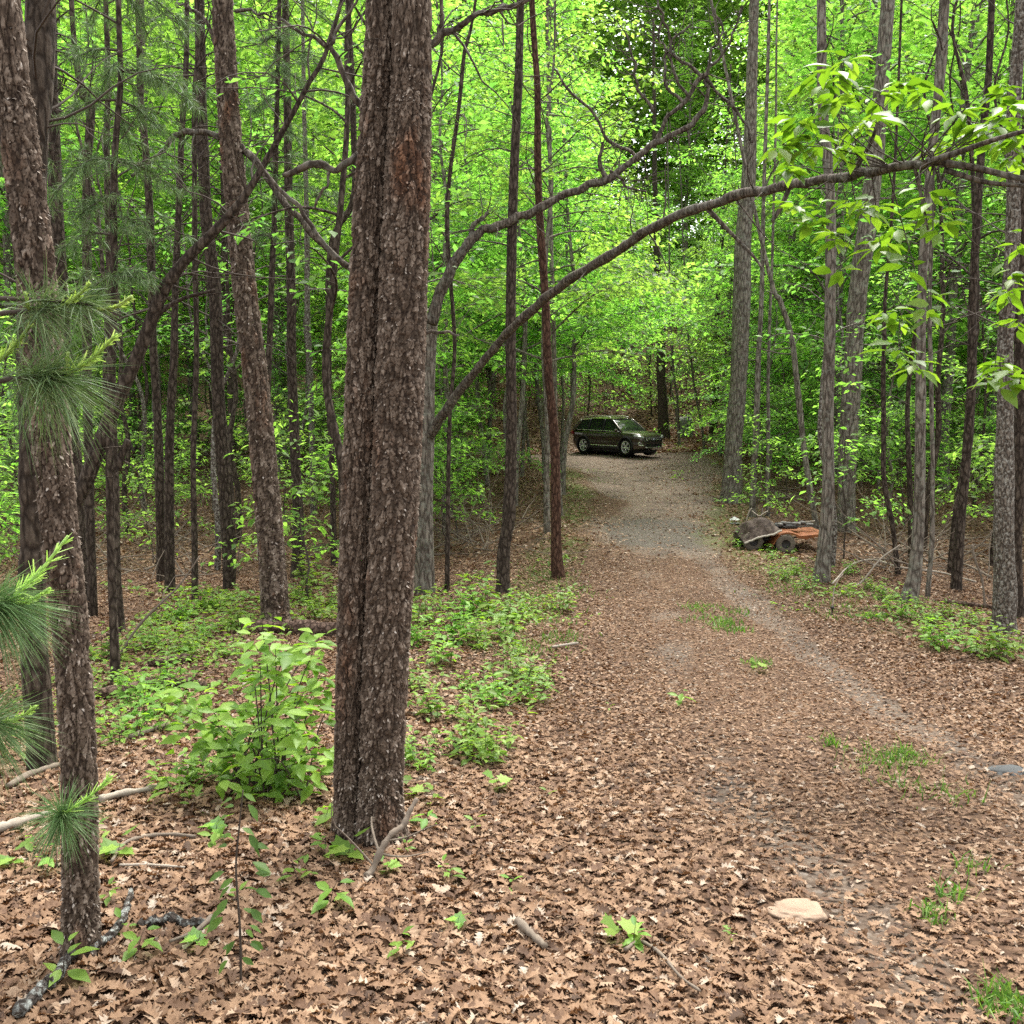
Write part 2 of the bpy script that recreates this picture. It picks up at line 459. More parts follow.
# ------------------------------------------------------------------ bark trunk with real plates
def bark_trunk(mb, ctr, rad, nz, na, cw, ch, amp, seed, flare=.0, flakes=0):
    """ctr/rad: control rows bottom to top"""
    P = crm(ctr, nz); rr = crm(np.asarray(rad, float)[:, None], nz)[:, 0]
    T, A, B = frames(P)
    s = np.concatenate([[0], np.cumsum(np.linalg.norm(np.diff(P, axis=0), axis=1))])
    th = np.arange(na) * 2 * PI / na
    rm = float(np.median(rr)); nc = max(5, int(round(2 * PI * rm / cw)))
    U = (th / (2 * PI) * nc)[None, :] + .5 * (vnoise(s[:, None] * 60 + 0 * th[None], th[None] * 14 + 0 * s[:, None], seed + 21) - .5) + .6 * (vnoise(s[:, None] * 9 + 0 * th[None], th[None] * 4 + 0 * s[:, None], seed) - .5)
    Vv = (s / ch)[:, None] + .6 * (vnoise(th[None] * 16 + 0 * s[:, None], s[:, None] * 50 + 0 * th[None], seed + 25) - .5) + 1.2 * (vnoise(th[None] * 5 + 0 * s[:, None], s[:, None] * 5 + 0 * th[None], seed + 5) - .5)
    iu = np.floor(U); iv = np.floor(Vv)
    f1 = np.full(U.shape, 9.); f2 = np.full(U.shape, 9.); idn = np.zeros(U.shape); dv1 = np.zeros(U.shape)
    for a in (-1, 0, 1):
        for b in (-1, 0, 1):
            cu = iu + a; cv = iv + b; cm = np.mod(cu, nc)
            qx = cu + .5 + .8 * (_h(cm, cv, seed) - .5); qy = cv + .5 + .8 * (_h(cm, cv, seed + 1) - .5)
            d = np.hypot(U - qx, (Vv - qy) * 1.0)
            better = d < f1
            f2 = np.where(better, f1, np.minimum(f2, d))
            idn = np.where(better, _h(cm, cv, seed + 2), idn); dv1 = np.where(better, Vv - qy, dv1)
            f1 = np.where(better, d, f1)
    e = f2 - f1
    # long vertical furrows between the ridges
    n2 = max(4, int(round(2 * PI * rm / (cw * 2.6))))
    U2 = (th / (2 * PI) * n2)[None, :] + .7 * (vnoise(s[:, None] * 14 + 0 * th[None], th[None] * 3 + 0 * s[:, None], seed + 41) - .5) + .25 * (vnoise(s[:, None] * 70 + 0 * th[None], th[None] * 9 + 0 * s[:, None], seed + 42) - .5)
    V2 = (s / (ch * 6.5))[:, None] + 1.0 * (vnoise(th[None] * 4 + 0 * s[:, None], s[:, None] * 4 + 0 * th[None], seed + 43) - .5)
    iu2 = np.floor(U2); iv2 = np.floor(V2); g1_ = np.full(U.shape, 9.); g2_ = np.full(U.shape, 9.)
    for a in (-1, 0, 1):
        for b in (-1, 0, 1):
            cu = iu2 + a; cv = iv2 + b; cm = np.mod(cu, n2)
            d = np.hypot(U2 - cu - .5 - .8 * (_h(cm, cv, seed + 44) - .5), (V2 - cv - .5 - .8 * (_h(cm, cv, seed + 45) - .5)))
            g2_ = np.where(d < g1_, g1_, np.minimum(g2_, d)); g1_ = np.minimum(g1_, d)
    furrow = sstep(.0, .34, g2_ - g1_)
    plate = sstep(.0, .34, e)
    lift = np.clip(.55 - dv1, 0, 1.2)
    ridge = fbm(th[None] * 6 / PI * 3 + 0 * s[:, None], s[:, None] * 3 + 0 * th[None], seed + 9)
    rough = fbm(th[None] * rm * 160 + 0 * s[:, None], s[:, None] * 160 + 0 * th[None], seed + 11, 3)
    disp = amp * (1.0 * furrow + furrow * plate * (.3 + .6 * lift * (.2 + 1.1 * idn)) - .6 + .9 * (ridge - .5) + .45 * (rough - .5))
    fl = 1 + flare * np.exp(-s / .13)[:, None] * (1 + .35 * np.cos(3 * th + seed)[None, :] + .2 * np.cos(5 * th + 2 * seed)[None, :])
    rad2 = rr[:, None] * fl + disp
    V = P[:, None] + rad2[..., None] * (np.cos(th)[None, :, None] * A[:, None] + np.sin(th)[None, :, None] * B[:, None])
    tone = np.clip(idn * .5 + .5 * sstep(.72, 1.0, lift) * plate * (.3 + .7 * np.mod(idn * 7.3, 1)) + .10 + .35 * (rough - .5), 0, 1) * (.45 + .55 * furrow)
    i = np.arange(nz - 1)[:, None] * na; j = np.arange(na)[None]; k = (j + 1) % na
    Q = np.stack([i + j, i + k, i + na + k, i + na + j], -1).reshape(-1, 4)
    mb.add(V.reshape(-1, 3), Q, 0, True, tone.ravel(), (plate * (.45 + .55 * furrow)).ravel())
    if flakes:
        # loose curling scales standing off the trunk
        r2 = RG(seed)
        si = r2.integers(3, nz - 3, flakes); ti = r2.integers(0, na, flakes)
        out = np.cos(th[ti])[:, None] * A[si] + np.sin(th[ti])[:, None] * B[si]
        base = V[si, ti] - out * .002
        D = -T[si] + out * r2.uniform(.25, 1.1, flakes)[:, None] + .3 * r2.normal(size=(flakes, 3))
        sc = r2.uniform(.006, .019, flakes) * (cw / .025)
        Tm = np.array([[0, .25, 0], [-.1, -.3, 0], [.7, -.38, .10], [1.5, -.05, .32], [.9, .3, .12]], float)
        VV, FF = leaves(Tm, np.array([[0, 1, 2, 3, 4]]), base, D, out, sc)
        mb.add(VV, FF, 0, False, np.repeat(r2.uniform(.3, .88, flakes), 5), np.ones(len(VV)))


def pixpath(pts, Y, ext=None):
    """pixel rows (x, y, width[, Y]) bottom to top -> world centre line and radius"""
    C = []; W = []
    for p in pts:
        yy = p[3] if len(p) > 3 else Y
        P = at(p[0], p[1], yy); C.append(P); W.append(p[2] / 2 * depth(P) / F)
    if ext:
        d = C[-1] - C[-2]; d = d / np.linalg.norm(d)
        d = d * .6 + np.array([0, 0, .4]); d /= np.linalg.norm(d)
        C.append(C[-1] + d * ext * .5); W.append(W[-1] * .75)
        C.append(C[-2] + d * ext); W.append(W[-2] * .45)
    return np.array(C), np.array(W)


def sink(C, dz=.15):
    """send the first point into the ground below it"""
    b = C[0].copy(); b[2] = g1(b[0], b[1]) - dz
    C[0] = b
    return C


TRUNKS = []   # (x, y, r) kept clear of litter


def limb_mesh(mb, pts, Y, n=8, mat=0, m=None, wob=.0):
    C, W = pixpath(pts, Y)
    m = m or max(6, len(pts) * 5)
    P = crm(C, m); Rr = np.maximum(crm(W[:, None], m)[:, 0], .0015)
    if wob:
        q = np.arange(m) * .9; k0 = float(pts[0][0] + pts[-1][1])
        P = P + wob * np.stack([vnoise(q * .5, q * 0 + k0, 1) - .5, vnoise(q * .5, q * 0 + k0, 2) - .5, vnoise(q * .5, q * 0 + k0, 3) - .5], -1)
        Rr = Rr * (.88 + .3 * vnoise(q * .8, q * 0 + k0, 4))
    V, Fs = tube(P, Rr, n); mb.add(V, Fs, mat)
    return P, Rr


def twigs_on(mb, P, rr, count, length, mat=0, seed=0, droop=0., n=4):
    r2 = RG(seed); T, A, B = frames(P); ends = []
    for _ in range(count):
        i = int(r2.integers(len(P) // 5, len(P) - 1)); a = r2.uniform(0, 2 * PI)
        d = nrm(T[i] * r2.uniform(.3, .9) + A[i] * math.cos(a) + B[i] * math.sin(a))
        L = length * r2.uniform(.4, 1.2); pts = [P[i]]
        for k in range(4):
            d = nrm(d + r2.normal(size=3) * .28 + np.array([0, 0, -droop])); pts.append(pts[-1] + d * L / 4)
        r0 = min(rr[i] * .45, .004 + .006 * L)
        V, Fs = tube(crm(pts, 7), np.linspace(r0, .0015, 7), n, False); mb.add(V, Fs, mat); ends.append((np.array(pts), d))
    return ends


# ================================================================== SETTING
def build_ground():
    ys = np.concatenate([np.linspace(-14, 0, 30), np.geomspace(.12, 180, 330)])
    q = np.linspace(-1, 1, 301); xs = np.sinh(q * 5.2) / math.sinh(5.2) * 150 + 1.5
    X, Y = np.meshgrid(xs, ys)
    Z = ground(X, Y)
    tm = track_mask(X, Y)
    Z = Z - .035 * tm
    # weeds and moss along the edges of the track
    xl = np.interp(Y, RY, RXL); xr = np.interp(Y, RY, RXR)
    e = np.exp(-((X - xl + .4) / 1.0) ** 2) * sstep(6, 12, Y) + .9 * np.exp(-((X - xr - .2) / 1.4) ** 2) * sstep(8, 13, Y)
    e = e * (.35 + .9 * fbm(X * .6, Y * .6, 77)) * (1 - sstep(40, 56, Y) * .5)
    e = np.maximum(e, .75 * np.exp(-((X - 7) / 4) ** 2 - ((Y - 51) / 2.6) ** 2))
    wet = np.exp(-((X - 3.0 + 1.2 * (fbm(X, Y * .6, 91) - .5)) / 1.2) ** 2 - ((Y - 21.5) / 2.4) ** 2) * (.1 + 1.9 * fbm(X * 1.6, Y * .9, 92))
    tm = np.where(wet > .15, np.maximum(tm, np.minimum(1, wet * 1.6)) + np.clip(wet * 1.5 - .2, 0, 1), tm)
    V = np.stack([X, Y, Z], -1).reshape(-1, 3)
    ny, nx = X.shape
    i = np.arange(ny - 1)[:, None] * nx; j = np.arange(nx - 1)[None]
    Q = np.stack([i + j, i + j + 1, i + nx + j + 1, i + nx + j], -1).reshape(-1, 4)
    mb = MB(); mb.add(V, Q, 0, True, tm.ravel(), np.clip(e, 0, 1).ravel())
    o = mb.build('ground', M['ground'], attrs=True); tag(o, kind='structure')


build_ground()

# ================================================================== NEAR PINES
def near_pine_root(name, C, label, cat='tree', group=None):
    b = C[0]; return thing(name, (b[0], b[1], g1(b[0], b[1])), label, cat, group)


def offset_children(root):
    pass


def rel(mb, name, mats, root, attrs=False):
    """build a part whose vertices are given in world space, parented to root"""
    l = np.array(root.location)
    c, s = math.cos(-root.rotation_euler[2]), math.sin(-root.rotation_euler[2])
    out = []
    for v in mb.v:
        w = v - l
        out.append(np.stack([w[:, 0] * c - w[:, 1] * s, w[:, 0] * s + w[:, 1] * c, w[:, 2]], -1))
    mb.v = out
    return mb.build(name, mats, root, attrs)


# --- needles
def needle_tuft(mb, P, D, count, L, mat, seed, spread=1.0, droop=.35, w=.0011, back=.25):
    r2 = RG(seed)
    n = count
    dirs = nrm(nrm(D)[None] * r2.uniform(.1, 1.1, n)[:, None] + spread * r2.normal(size=(n, 3)) * .62)
    base = P[None] - nrm(D)[None] * (r2.uniform(0, back, n) * L)[:, None]
    ln = L * r2.uniform(.7, 1.12, n)
    side = nrm(np.cross(dirs, r2.normal(size=(n, 3))))
    m1 = base + dirs * (ln * .5)[:, None] + np.array([0, 0, -1.]) * (droop * ln * .12)[:, None]
    tip = base + dirs * ln[:, None] + np.array([0, 0, -1.]) * (droop * ln * .5)[:, None]
    V = np.stack([base - side * w * .7, base + side * w * .7, m1 + side * w, m1 - side * w, tip], 1)
    off = (np.arange(n) * 5)[:, None, None]
    Q = (np.array([[[0, 1, 2, 3]]]) + off).reshape(-1, 4); T3 = (np.array([[[3, 2, 4]]]) + off).reshape(-1, 3)
    mb.add(V.reshape(-1, 3), [Q, T3], mat)


def candle(mb, P0, P1, mat, seed, r=.005):
    r2 = RG(seed)
    pts = crm([P0, (np.array(P0) + P1) / 2 + np.array([0, 0, -.01]), P1], 10)
    V, Fs = tube(pts, np.linspace(r, r * .75, 10), 6); mb.add(V, Fs, mat)
    n = 70; t = r2.uniform(.15, 1, n); i = (t * 9).astype(int)
    D = nrm(np.asarray(P1) - P0); L = np.linalg.norm(np.asarray(P1) - P0)
    dirs = nrm(D[None] * .9 + r2.normal(size=(n, 3)) * .3)
    base = pts[i]; ln = L * r2.uniform(.12, .28, n) * (1.15 - .5 * t)
    side = nrm(np.cross(dirs, r2.normal(size=(n, 3)))); w = .0021
    V = np.stack([base - side * w, base + side * w, base + dirs * ln[:, None] + side * w * .5, base + dirs * ln[:, None] - side * w * .5], 1)
    Q = (np.array([[[0, 1, 2, 3]]]) + (np.arange(n) * 4)[:, None, None]).reshape(-1, 4)
    mb.add(V.reshape(-1, 3), Q, mat)


def build_near_pines():
    # ---- twin stemmed pine left of the track
    Y = gpix(372, 838)[1]
    Lp = [(345.5, 850, 27), (347.5, 790, 24), (347.5, 768, 24), (350.5, 640, 25), (356, 500, 27), (361, 380, 28), (366, 250, 28), (374, 120, 26), (380, 0, 25)]
    Rp = [(380.5, 850, 49), (380.5, 800, 42), (381.5, 768, 41.5), (386.5, 640, 43.5), (394.5, 500, 46), (399.5, 380, 46.5), (404.5, 250, 45), (409.5, 120, 41), (411.5, 0, 37)]
    CL, WL = pixpath(Lp, Y + .02, 5); CR, WR = pixpath(Rp, Y, 7)
    sink(CL); sink(CR)
    root = near_pine_root('pine_tree', CR, 'twin-stemmed pine with thick flaky bark standing beside the green shrub', group='pines beside the camera')
    for C, W, sd, fl in ((CL, WL, 3, 900), (CR, WR, 11, 2200)):
        mb = MB(); bark_trunk(mb, C, W, 1500, 180, .019, .029, .0090, sd, .5, int(fl * 1.3))
        rel(mb, 'trunk', M['pine_bark'], root, True)
        TRUNKS.append((C[0][0], C[0][1], W[0] * 1.3))
    # limbs growing out of the left side and the top right
    for sd, pts in enumerate([[(370, 142, 9), (355, 158, 9), (335, 171, 8), (318, 164, 9), (300, 168, 8), (282, 177, 5)],
                [(372, 118, 8), (352, 92, 8), (341, 68, 7), (332, 48, 6), (318, 40, 5), (300, 32, 4), (280, 20, 3)],
                [(332, 48, 5), (338, 28, 4), (352, 8, 3), (360, -10, 2)],
                [(420, 62, 9), (432, 44, 9), (446, 34, 8), (470, 20, 7), (495, 10, 6), (530, 0, 5)],
                [(438, 36, 5), (441, 16, 5), (441, -6, 4)],
                [(412, 335, 7), (424, 334, 5), (440, 332, 4), (458, 335, 2)],
                [(360, 275, 8), (350, 268, 7), (330, 250, 6), (312, 228, 5), (296, 206, 5), (272, 180, 4), (256, 160, 3)],
                [(328, 172, 4), (326, 185, 3), (318, 200, 3), (314, 208, 2)]]):
        mb = MB(); P, rr = limb_mesh(mb, [(p[0], p[1], p[2] * .85) for p in pts], Y + .1, 8, 0, None, .02)
        if sd in (1, 3): twigs_on(mb, P, rr, 7, .5, 0, sd)
        rel(mb, 'branch', M['bark_limb'], root)
    # ---- leaning pine at the left edge
    Y = gpix(81, 955)[1]
    Lp = [(81, 968, 38), (81, 930, 33), (80, 880, 31), (79, 768, 31), (71, 640, 31), (58, 512, 32), (47, 400, 33), (34, 256, 34), (17, 120, 32), (3, 0, 30)]
    C, W = pixpath(Lp, Y, 5); sink(C)
    root = near_pine_root('pine_tree', C, 'slim leaning pine at the left edge with a needle tuft low on its trunk', group='pines beside the camera')
    mb = MB(); bark_trunk(mb, C, W, 1400, 120, .018, .028, .0075, 23, .3, 1500)
    rel(mb, 'trunk', M['pine_bark'], root, True); TRUNKS.append((C[0][0], C[0][1], W[0]))
    mb = MB(); p0 = at(79, 822, Y - .02); p1 = at(62, 815, Y - .25)
    V, Fs = tube(crm([p0, (p0 + p1) / 2, p1], 6), .004, 5); mb.add(V, Fs, 1)
    needle_tuft(mb, p1, at(66, 800, Y - .4) - p1, 260, .18, 0, 4, 1.0, .5)
    needle_tuft(mb, p1, at(45, 835, Y - .3) - p1, 140, .17, 0, 5, .7, .5)
    candle(mb, p1, at(112, 776, Y - .32), 2, 6, .0045)
    rel(mb, 'needle_tuft', [M['needle'], M['twig'], M['candle']], root)
    # ---- pine with long dead limb, further left of the twin pine
    Y = gpix(275, 625)[1]
    Lp = [(276, 632, 30), (275, 610, 26), (272, 560, 25), (267, 500, 24), (258, 400, 23), (246, 300, 22), (239, 230, 21), (230, 128, 20), (222, 0, 19)]
    C, W = pixpath(Lp, Y, 7); sink(C)
    root = near_pine_root('pine_tree', C, 'straight pine with plated bark leaning left, a brown log lying at its foot')
    mb = MB(); bark_trunk(mb, C, W, 900, 90, .045, .075, .017, 31, .3, 900)
    rel(mb, 'trunk', M['pine_bark'], root, True); TRUNKS.append((C[0][0], C[0][1], W[0] * 1.2))
    for pts in ([(230, 148, 7), (218, 138, 7), (200, 132, 6), (182, 134, 6), (168, 142, 5), (158, 156, 4), (130, 175, 3)],
                [(240, 145, 7), (256, 160, 7), (280, 196, 7), (310, 232, 6), (340, 260, 6), (356, 276, 5)],
                [(224, 60, 4), (210, 30, 4), (190, 5, 3)], [(234, 10, 4), (252, 12, 3), (275, 18, 2)]):
        mb = MB(); P, rr = limb_mesh(mb, pts, Y, 7, 0, None, .06); twigs_on(mb, P, rr, 9, .8, 0, len(pts))
        rel(mb, 'branch', M['bark_limb'], root)


build_near_pines()

# ---- pine sapling outside the left edge whose boughs reach into view
def build_pine_sapling():
    Y = 2.15
    bx = at(-75, 700, Y); z0 = g1(bx[0], bx[1])
    root = thing('pine_sapling', (bx[0], bx[1], z0), 'long-needled pine boughs with pale new shoots reaching in at the left edge', 'tree')
    top = np.array([bx[0] - .05, bx[1] + .1, z0 + 3.2])
    mb = MB(); V, Fs = tube(crm([(bx[0], bx[1], z0 - .1), (bx + top) / 2, top], 12), np.linspace(.03, .012, 12), 8); mb.add(V, Fs, 0)
    rel(mb, 'trunk', M['twig'], root)
    boughs = [
        ([(-75, 330, 9), (-30, 322, 8), (0, 314, 6), (28, 311, 5), (56, 308, 4)], [((56, 308), (90, 283)), ((30, 310), (25, 292))], 150),
        ([(-75, 390, 9), (-30, 385, 8), (20, 378, 6), (64, 376, 4)], [((64, 376), (117, 334)), ((65, 374), (68, 352)), ((-8, 366), (30, 325))], 330),
        ([(-75, 620, 9), (-40, 610, 8), (-15, 606, 6), (6, 604, 5)], [((6, 604), (68, 536)), ((8, 605), (50, 588))], 420),
        ([(-75, 730, 8), (-40, 725, 6), (0, 722, 4)], [((2, 722), (36, 706))], 260),
        ([(-75, 300, 7), (-30, 298, 6), (40, 300, 4), (95, 305, 3)], [((98, 309), (132, 296))], 110),
    ]
    for k, (pts, cs, cnt) in enumerate(boughs):
        mb = MB(); P, rr = limb_mesh(mb, pts, Y, 6, 1)
        tip = P[-1]
        for j, q in enumerate((.99, .95, .91, .86, .8, .72)):
            i = int(q * (len(P) - 1)); d = nrm(P[i] - P[i - 1]) + np.array([0, -.1, -.15])
            needle_tuft(mb, P[i], d, int(cnt * (.5, .28, .24, .2, .2, .15)[j]), (.15, .18, .17, .17, .12)[k], 0, 40 + k * 7 + j, (1.3, 1.0, .9, 1.2, .9, 1.)[j], (.3, .8, .6, .9, .5, .7)[j], .0010)
        for (a, b) in cs:
            candle(mb, at(*a, Y), at(*b, Y - .03), 2, k + a[0], .0042)
        rel(mb, 'bough', [M['needle'], M['twig'], M['candle']], root)


build_pine_sapling()

# ================================================================== MIDDLE TREES traced one by one
def trunk_tree(pts, label, mat, name='tree', Y=None, ext=8, branches=(), n=12, twig=0, tw_len=1.2, group=None, wob=.01, cat='tree', extra=None):
    if Y is None: Y = gpix(pts[0][0], pts[0][1])[1]
    C, W = pixpath(pts, Y, ext); C = sink(C)
    root = near_pine_root(name, C, label, cat, group)
    TRUNKS.append((C[0][0], C[0][1], W[0]))
    mb = MB(); m = 60
    P = crm(C, m); rr = crm(W[:, None], m)[:, 0]
    s = np.linspace(0, 1, m)
    P = P + np.stack([vnoise(s * 9, s * 0 + pts[0][0], 1) - .5, vnoise(s * 9, s * 0 + pts[0][0], 2) - .5, 0 * s], -1) * wob * 6
    rr = rr * (1 + .25 * np.exp(-s / .02)) * (1 + .12 * (vnoise(s * 30, s * 0 + pts[0][0], 4) - .5))
    V, Fs = tube(P, np.maximum(rr, .004), n)
    mb.add(V, Fs, 0)
    if twig: twigs_on(mb, P[15:55], rr[15:55], int(twig * 1.8), tw_len, 1, int(pts[0][0]), .12)
    rel(mb, 'trunk', [mat, M['twig']], root)
    for b in branches:
        mb = MB(); Pb, rb = limb_mesh(mb, b, Y, 7); twigs_on(mb, Pb, rb, 3, tw_len * .6, 0, len(b))
        rel(mb, 'branch', mat, root)
    return root, Y, P


MID = [
    # label, pixel path bottom->top, material, Y, twig count
    ('dark straight pole-like trunk nearest the left edge of the track', [(501, 592, 15), (504, 550, 13), (508, 500, 13), (511, 400, 11), (513, 256, 10), (517, 120, 9), (521, 0, 8)], 'bark_dark', None, 16),
    ('slim reddish-brown trunk standing alone at the left edge of the track', [(557, 577, 15), (556, 540, 11), (553, 430, 9), (548, 340, 8.5), (543, 256, 8), (537, 120, 7), (533, 0, 6)], 'bark_red', None, 14),
    ('thick grey trunk beside the gravel turn, right of the car', [(731, 502, 24), (732, 480, 20), (734, 440, 18), (738, 380, 17), (741, 300, 18), (744, 240, 16), (748, 170, 14), (752, 60, 11)], 'bark_grey', None, 10),
    ('grey-brown trunk right beside the abandoned quad bike', [(820, 582, 18), (822, 550, 14), (826, 500, 13), (829, 400, 11.5), (831, 300, 11), (829, 200, 10), (824, 100, 10), (820, 0, 9)], 'bark_grey', None, 14),
    ('stout pale grey trunk behind the leafy branch, right of the quad bike', [(846, 535, 18), (847, 500, 17), (849, 440, 18), (853, 380, 18), (858, 300, 18), (868, 220, 18), (876, 150, 17), (884, 60, 14)], 'bark_grey', 22, 8),
    ('leaning grey trunk that bends at its foot, among fallen sticks right of the track', [(908, 602, 19), (913, 570, 14), (918, 512, 11), (920, 400, 10), (922, 280, 9), (932, 160, 9), (942, 60, 9), (947, 0, 8)], 'bark_grey', None, 12),
    ('slender dark trunk between two thicker ones at the right', [(956, 590, 11), (960, 530, 9), (965, 470, 9), (972, 360, 8.5), (977, 250, 8), (985, 100, 7), (990, 0, 6)], 'bark_dark', None, 12),
    ('pale flecked trunk at the right edge with green leaves round its foot', [(1003, 632, 26), (1004, 590, 21), (1006, 500, 19), (1008, 400, 16), (1009, 300, 14), (1014, 160, 13), (1021, 0, 12)], 'bark_pale', None, 10),
    ('thin black crooked sapling trunk right of the stout grey trunk', [(900, 575, 6), (896, 545, 5), (887, 505, 5), (884, 450, 5), (882, 370, 4.5), (884, 320, 4), (890, 220, 3)], 'bark_dark', None, 5),
    ('brown trunk with a forked foot left of the plated pine', [(228, 588, 12), (229, 560, 14), (226, 512, 15), (222, 440, 14), (216, 340, 13), (211, 256, 13), (206, 180, 12), (202, 100, 11), (200, 0, 10)], 'bark_dark', None, 22),
    ('thin straight dark stem left of the brown trunk with a forked foot', [(194, 602, 7), (194, 520, 6), (195, 400, 5.5), (196, 250, 5.5), (197, 100, 5), (198, 0, 4)], 'bark_dark', None, 22),
    ('grey-brown trunk in the gap between the plated pine and the twin pine', [(299, 577, 14), (299, 520, 11), (296, 440, 10), (292, 340, 9.5), (290, 256, 9), (287, 120, 8), (284, 0, 7)], 'bark_dark', None, 16),
    ('thick shaded trunk right behind the slim leaning pine', [(33, 690, 27), (31, 600, 26), (30, 520, 26), (31, 420, 25), (33, 300, 26), (36, 150, 27), (38, 0, 28)], 'bark_dark', 6.3, 10),
    ('dark trunk showing just right of the slim leaning pine', [(84, 610, 12), (80, 540, 12), (74, 470, 13), (66, 380, 14), (58, 250, 14), (52, 100, 13), (48, 0, 12)], 'bark_dark', None, 12),
    ('dark stem leading up to a kink among the pine needles', [(88, 560, 9), (87, 400, 9), (85, 300, 9), (88, 180, 8), (90, 108, 9), (84, 95, 8), (78, 60, 6), (74, 0, 5)], 'bark_dark', 13, 14),
    ('slim dark trunk leaning right, crossing behind the leaning hardwood', [(160, 570, 9), (158, 480, 9), (155, 400, 8), (152, 300, 8), (149, 230, 8), (143, 120, 7), (140, 20, 6)], 'bark_dark', 16, 18),
    ('slim dark trunk rising beside the thin straight stem', [(171, 580, 10), (171, 480, 9), (174, 380, 8), (176, 300, 7), (180, 150, 6), (186, 0, 5)], 'bark_dark', 15, 16),
    ('dark shaded stem with a leafy sprig left of the forest gap', [(118, 605, 9), (116, 540, 8), (112, 440, 8), (110, 300, 7), (108, 150, 6), (106, 0, 5)], 'bark_dark', 12, 18),
    ('pale thin trunk lit in the woods left of the twin pine', [(315, 550, 6), (313, 480, 6), (311, 400, 6), (309, 330, 6), (306, 200, 5), (303, 60, 4)], 'bark_pale', 25, 3),
    ('dark stem close against the left side of the twin pine', [(335, 580, 6), (333, 480, 6), (330, 380, 6), (331, 250, 6), (353, 200, 6), (352, 120, 6), (348, 0, 5)], 'bark_dark', 18, 10),
    ('thin grey pole close behind the slim reddish trunk', [(560, 545, 5), (556, 420, 5), (553, 300, 4.5), (551, 230, 4), (549, 100, 4), (547, 0, 3)], 'bark_grey', 24, 8),
    ('thin dark stem crossing the arching limb left of the straight pole', [(445, 560, 5), (450, 420, 4), (455, 340, 4), (448, 215, 4.5), (455, 130, 4), (463, 60, 4), (476, -10, 3)], 'bark_dark', 15, 6),
    ('thin pale pole right of the crooked black sapling', [(930, 590, 5), (931, 500, 4.5), (932, 400, 4), (931, 280, 4), (936, 120, 3)], 'bark_grey', 15, 8),
    ('thick dark trunk on the slope behind the grey marker stone', [(664, 424, 12), (663, 400, 10), (661, 370, 9), (660, 320, 8), (657, 270, 7), (655, 200, 5)], 'bark_dark', 52, 0),
    ('dark trunk on the slope behind the thick grey trunk', [(713, 425, 8), (715, 400, 7), (716, 350, 6), (718, 300, 5), (722, 240, 4)], 'bark_dark', 53, 0),
    ('pale leaning pole right of the grey marker stone', [(706, 432, 3), (698, 405, 2.6), (692, 370, 2.3), (688, 330, 2)], 'bark_pale', 47, 0),
    ('straight pale pole just left of the grey marker stone', [(680, 424, 3), (677, 400, 2.6), (673, 370, 2.4), (670, 300, 2)], 'bark_pale', 49, 0),
    ('dark sapling trunk in front of the thick grey trunk with leaves round its foot', [(753, 492, 7), (754, 460, 6.5), (757, 400, 6), (760, 330, 5), (764, 200, 4)], 'bark_grey', 24, 5),
    ('slender grey pole between the quad bike and the thick grey trunk', [(768, 512, 4), (768, 470, 3.8), (769, 400, 3.5), (771, 300, 3)], 'bark_grey', 24, 4),
    ('crooked stem hung with dead curled leaves above the quad bike', [(817, 572, 6), (809, 480, 6), (800, 400, 6), (792, 340, 5.5), (780, 300, 5), (770, 275, 4)], 'bark_grey', 21.5, 5),
    ('dark trunk behind the flecked trunk at the right edge', [(1019, 620, 12), (1018, 500, 11), (1019, 380, 11), (1022, 250, 10)], 'bark_dark', 13, 4),
]
YS = {}
for k, (lab, pts, mt, Y, tw) in enumerate(MID):
    trunk_tree(pts, lab, M[mt], 'tree' if 'grey' in mt or 'pale' in mt else 'forest_tree', Y, 9, twig=tw, tw_len=1.5 if k > 8 else 1.3)

# leaning hardwood at the left
trunk_tree([(60, 585, 17.76), (72, 530, 15.54), (88, 480, 14.8), (108, 425, 14.06), (132, 365, 13.32), (158, 305, 12.58), (186, 264, 11.1), (222, 224, 9.62), (250, 190, 7.4), (280, 140, 5.92), (310, 88, 5.18), (330, 40, 4.44)],
           'dark hardwood trunk leaning far to the right in the left woods', M['bark_dark'], 'leaning_tree', 9.5, 3,
           [[(128, 440, 7), (122, 455, 7), (118, 470, 6)], [(150, 320, 6), (180, 300, 4), (215, 290, 3)]], twig=12)


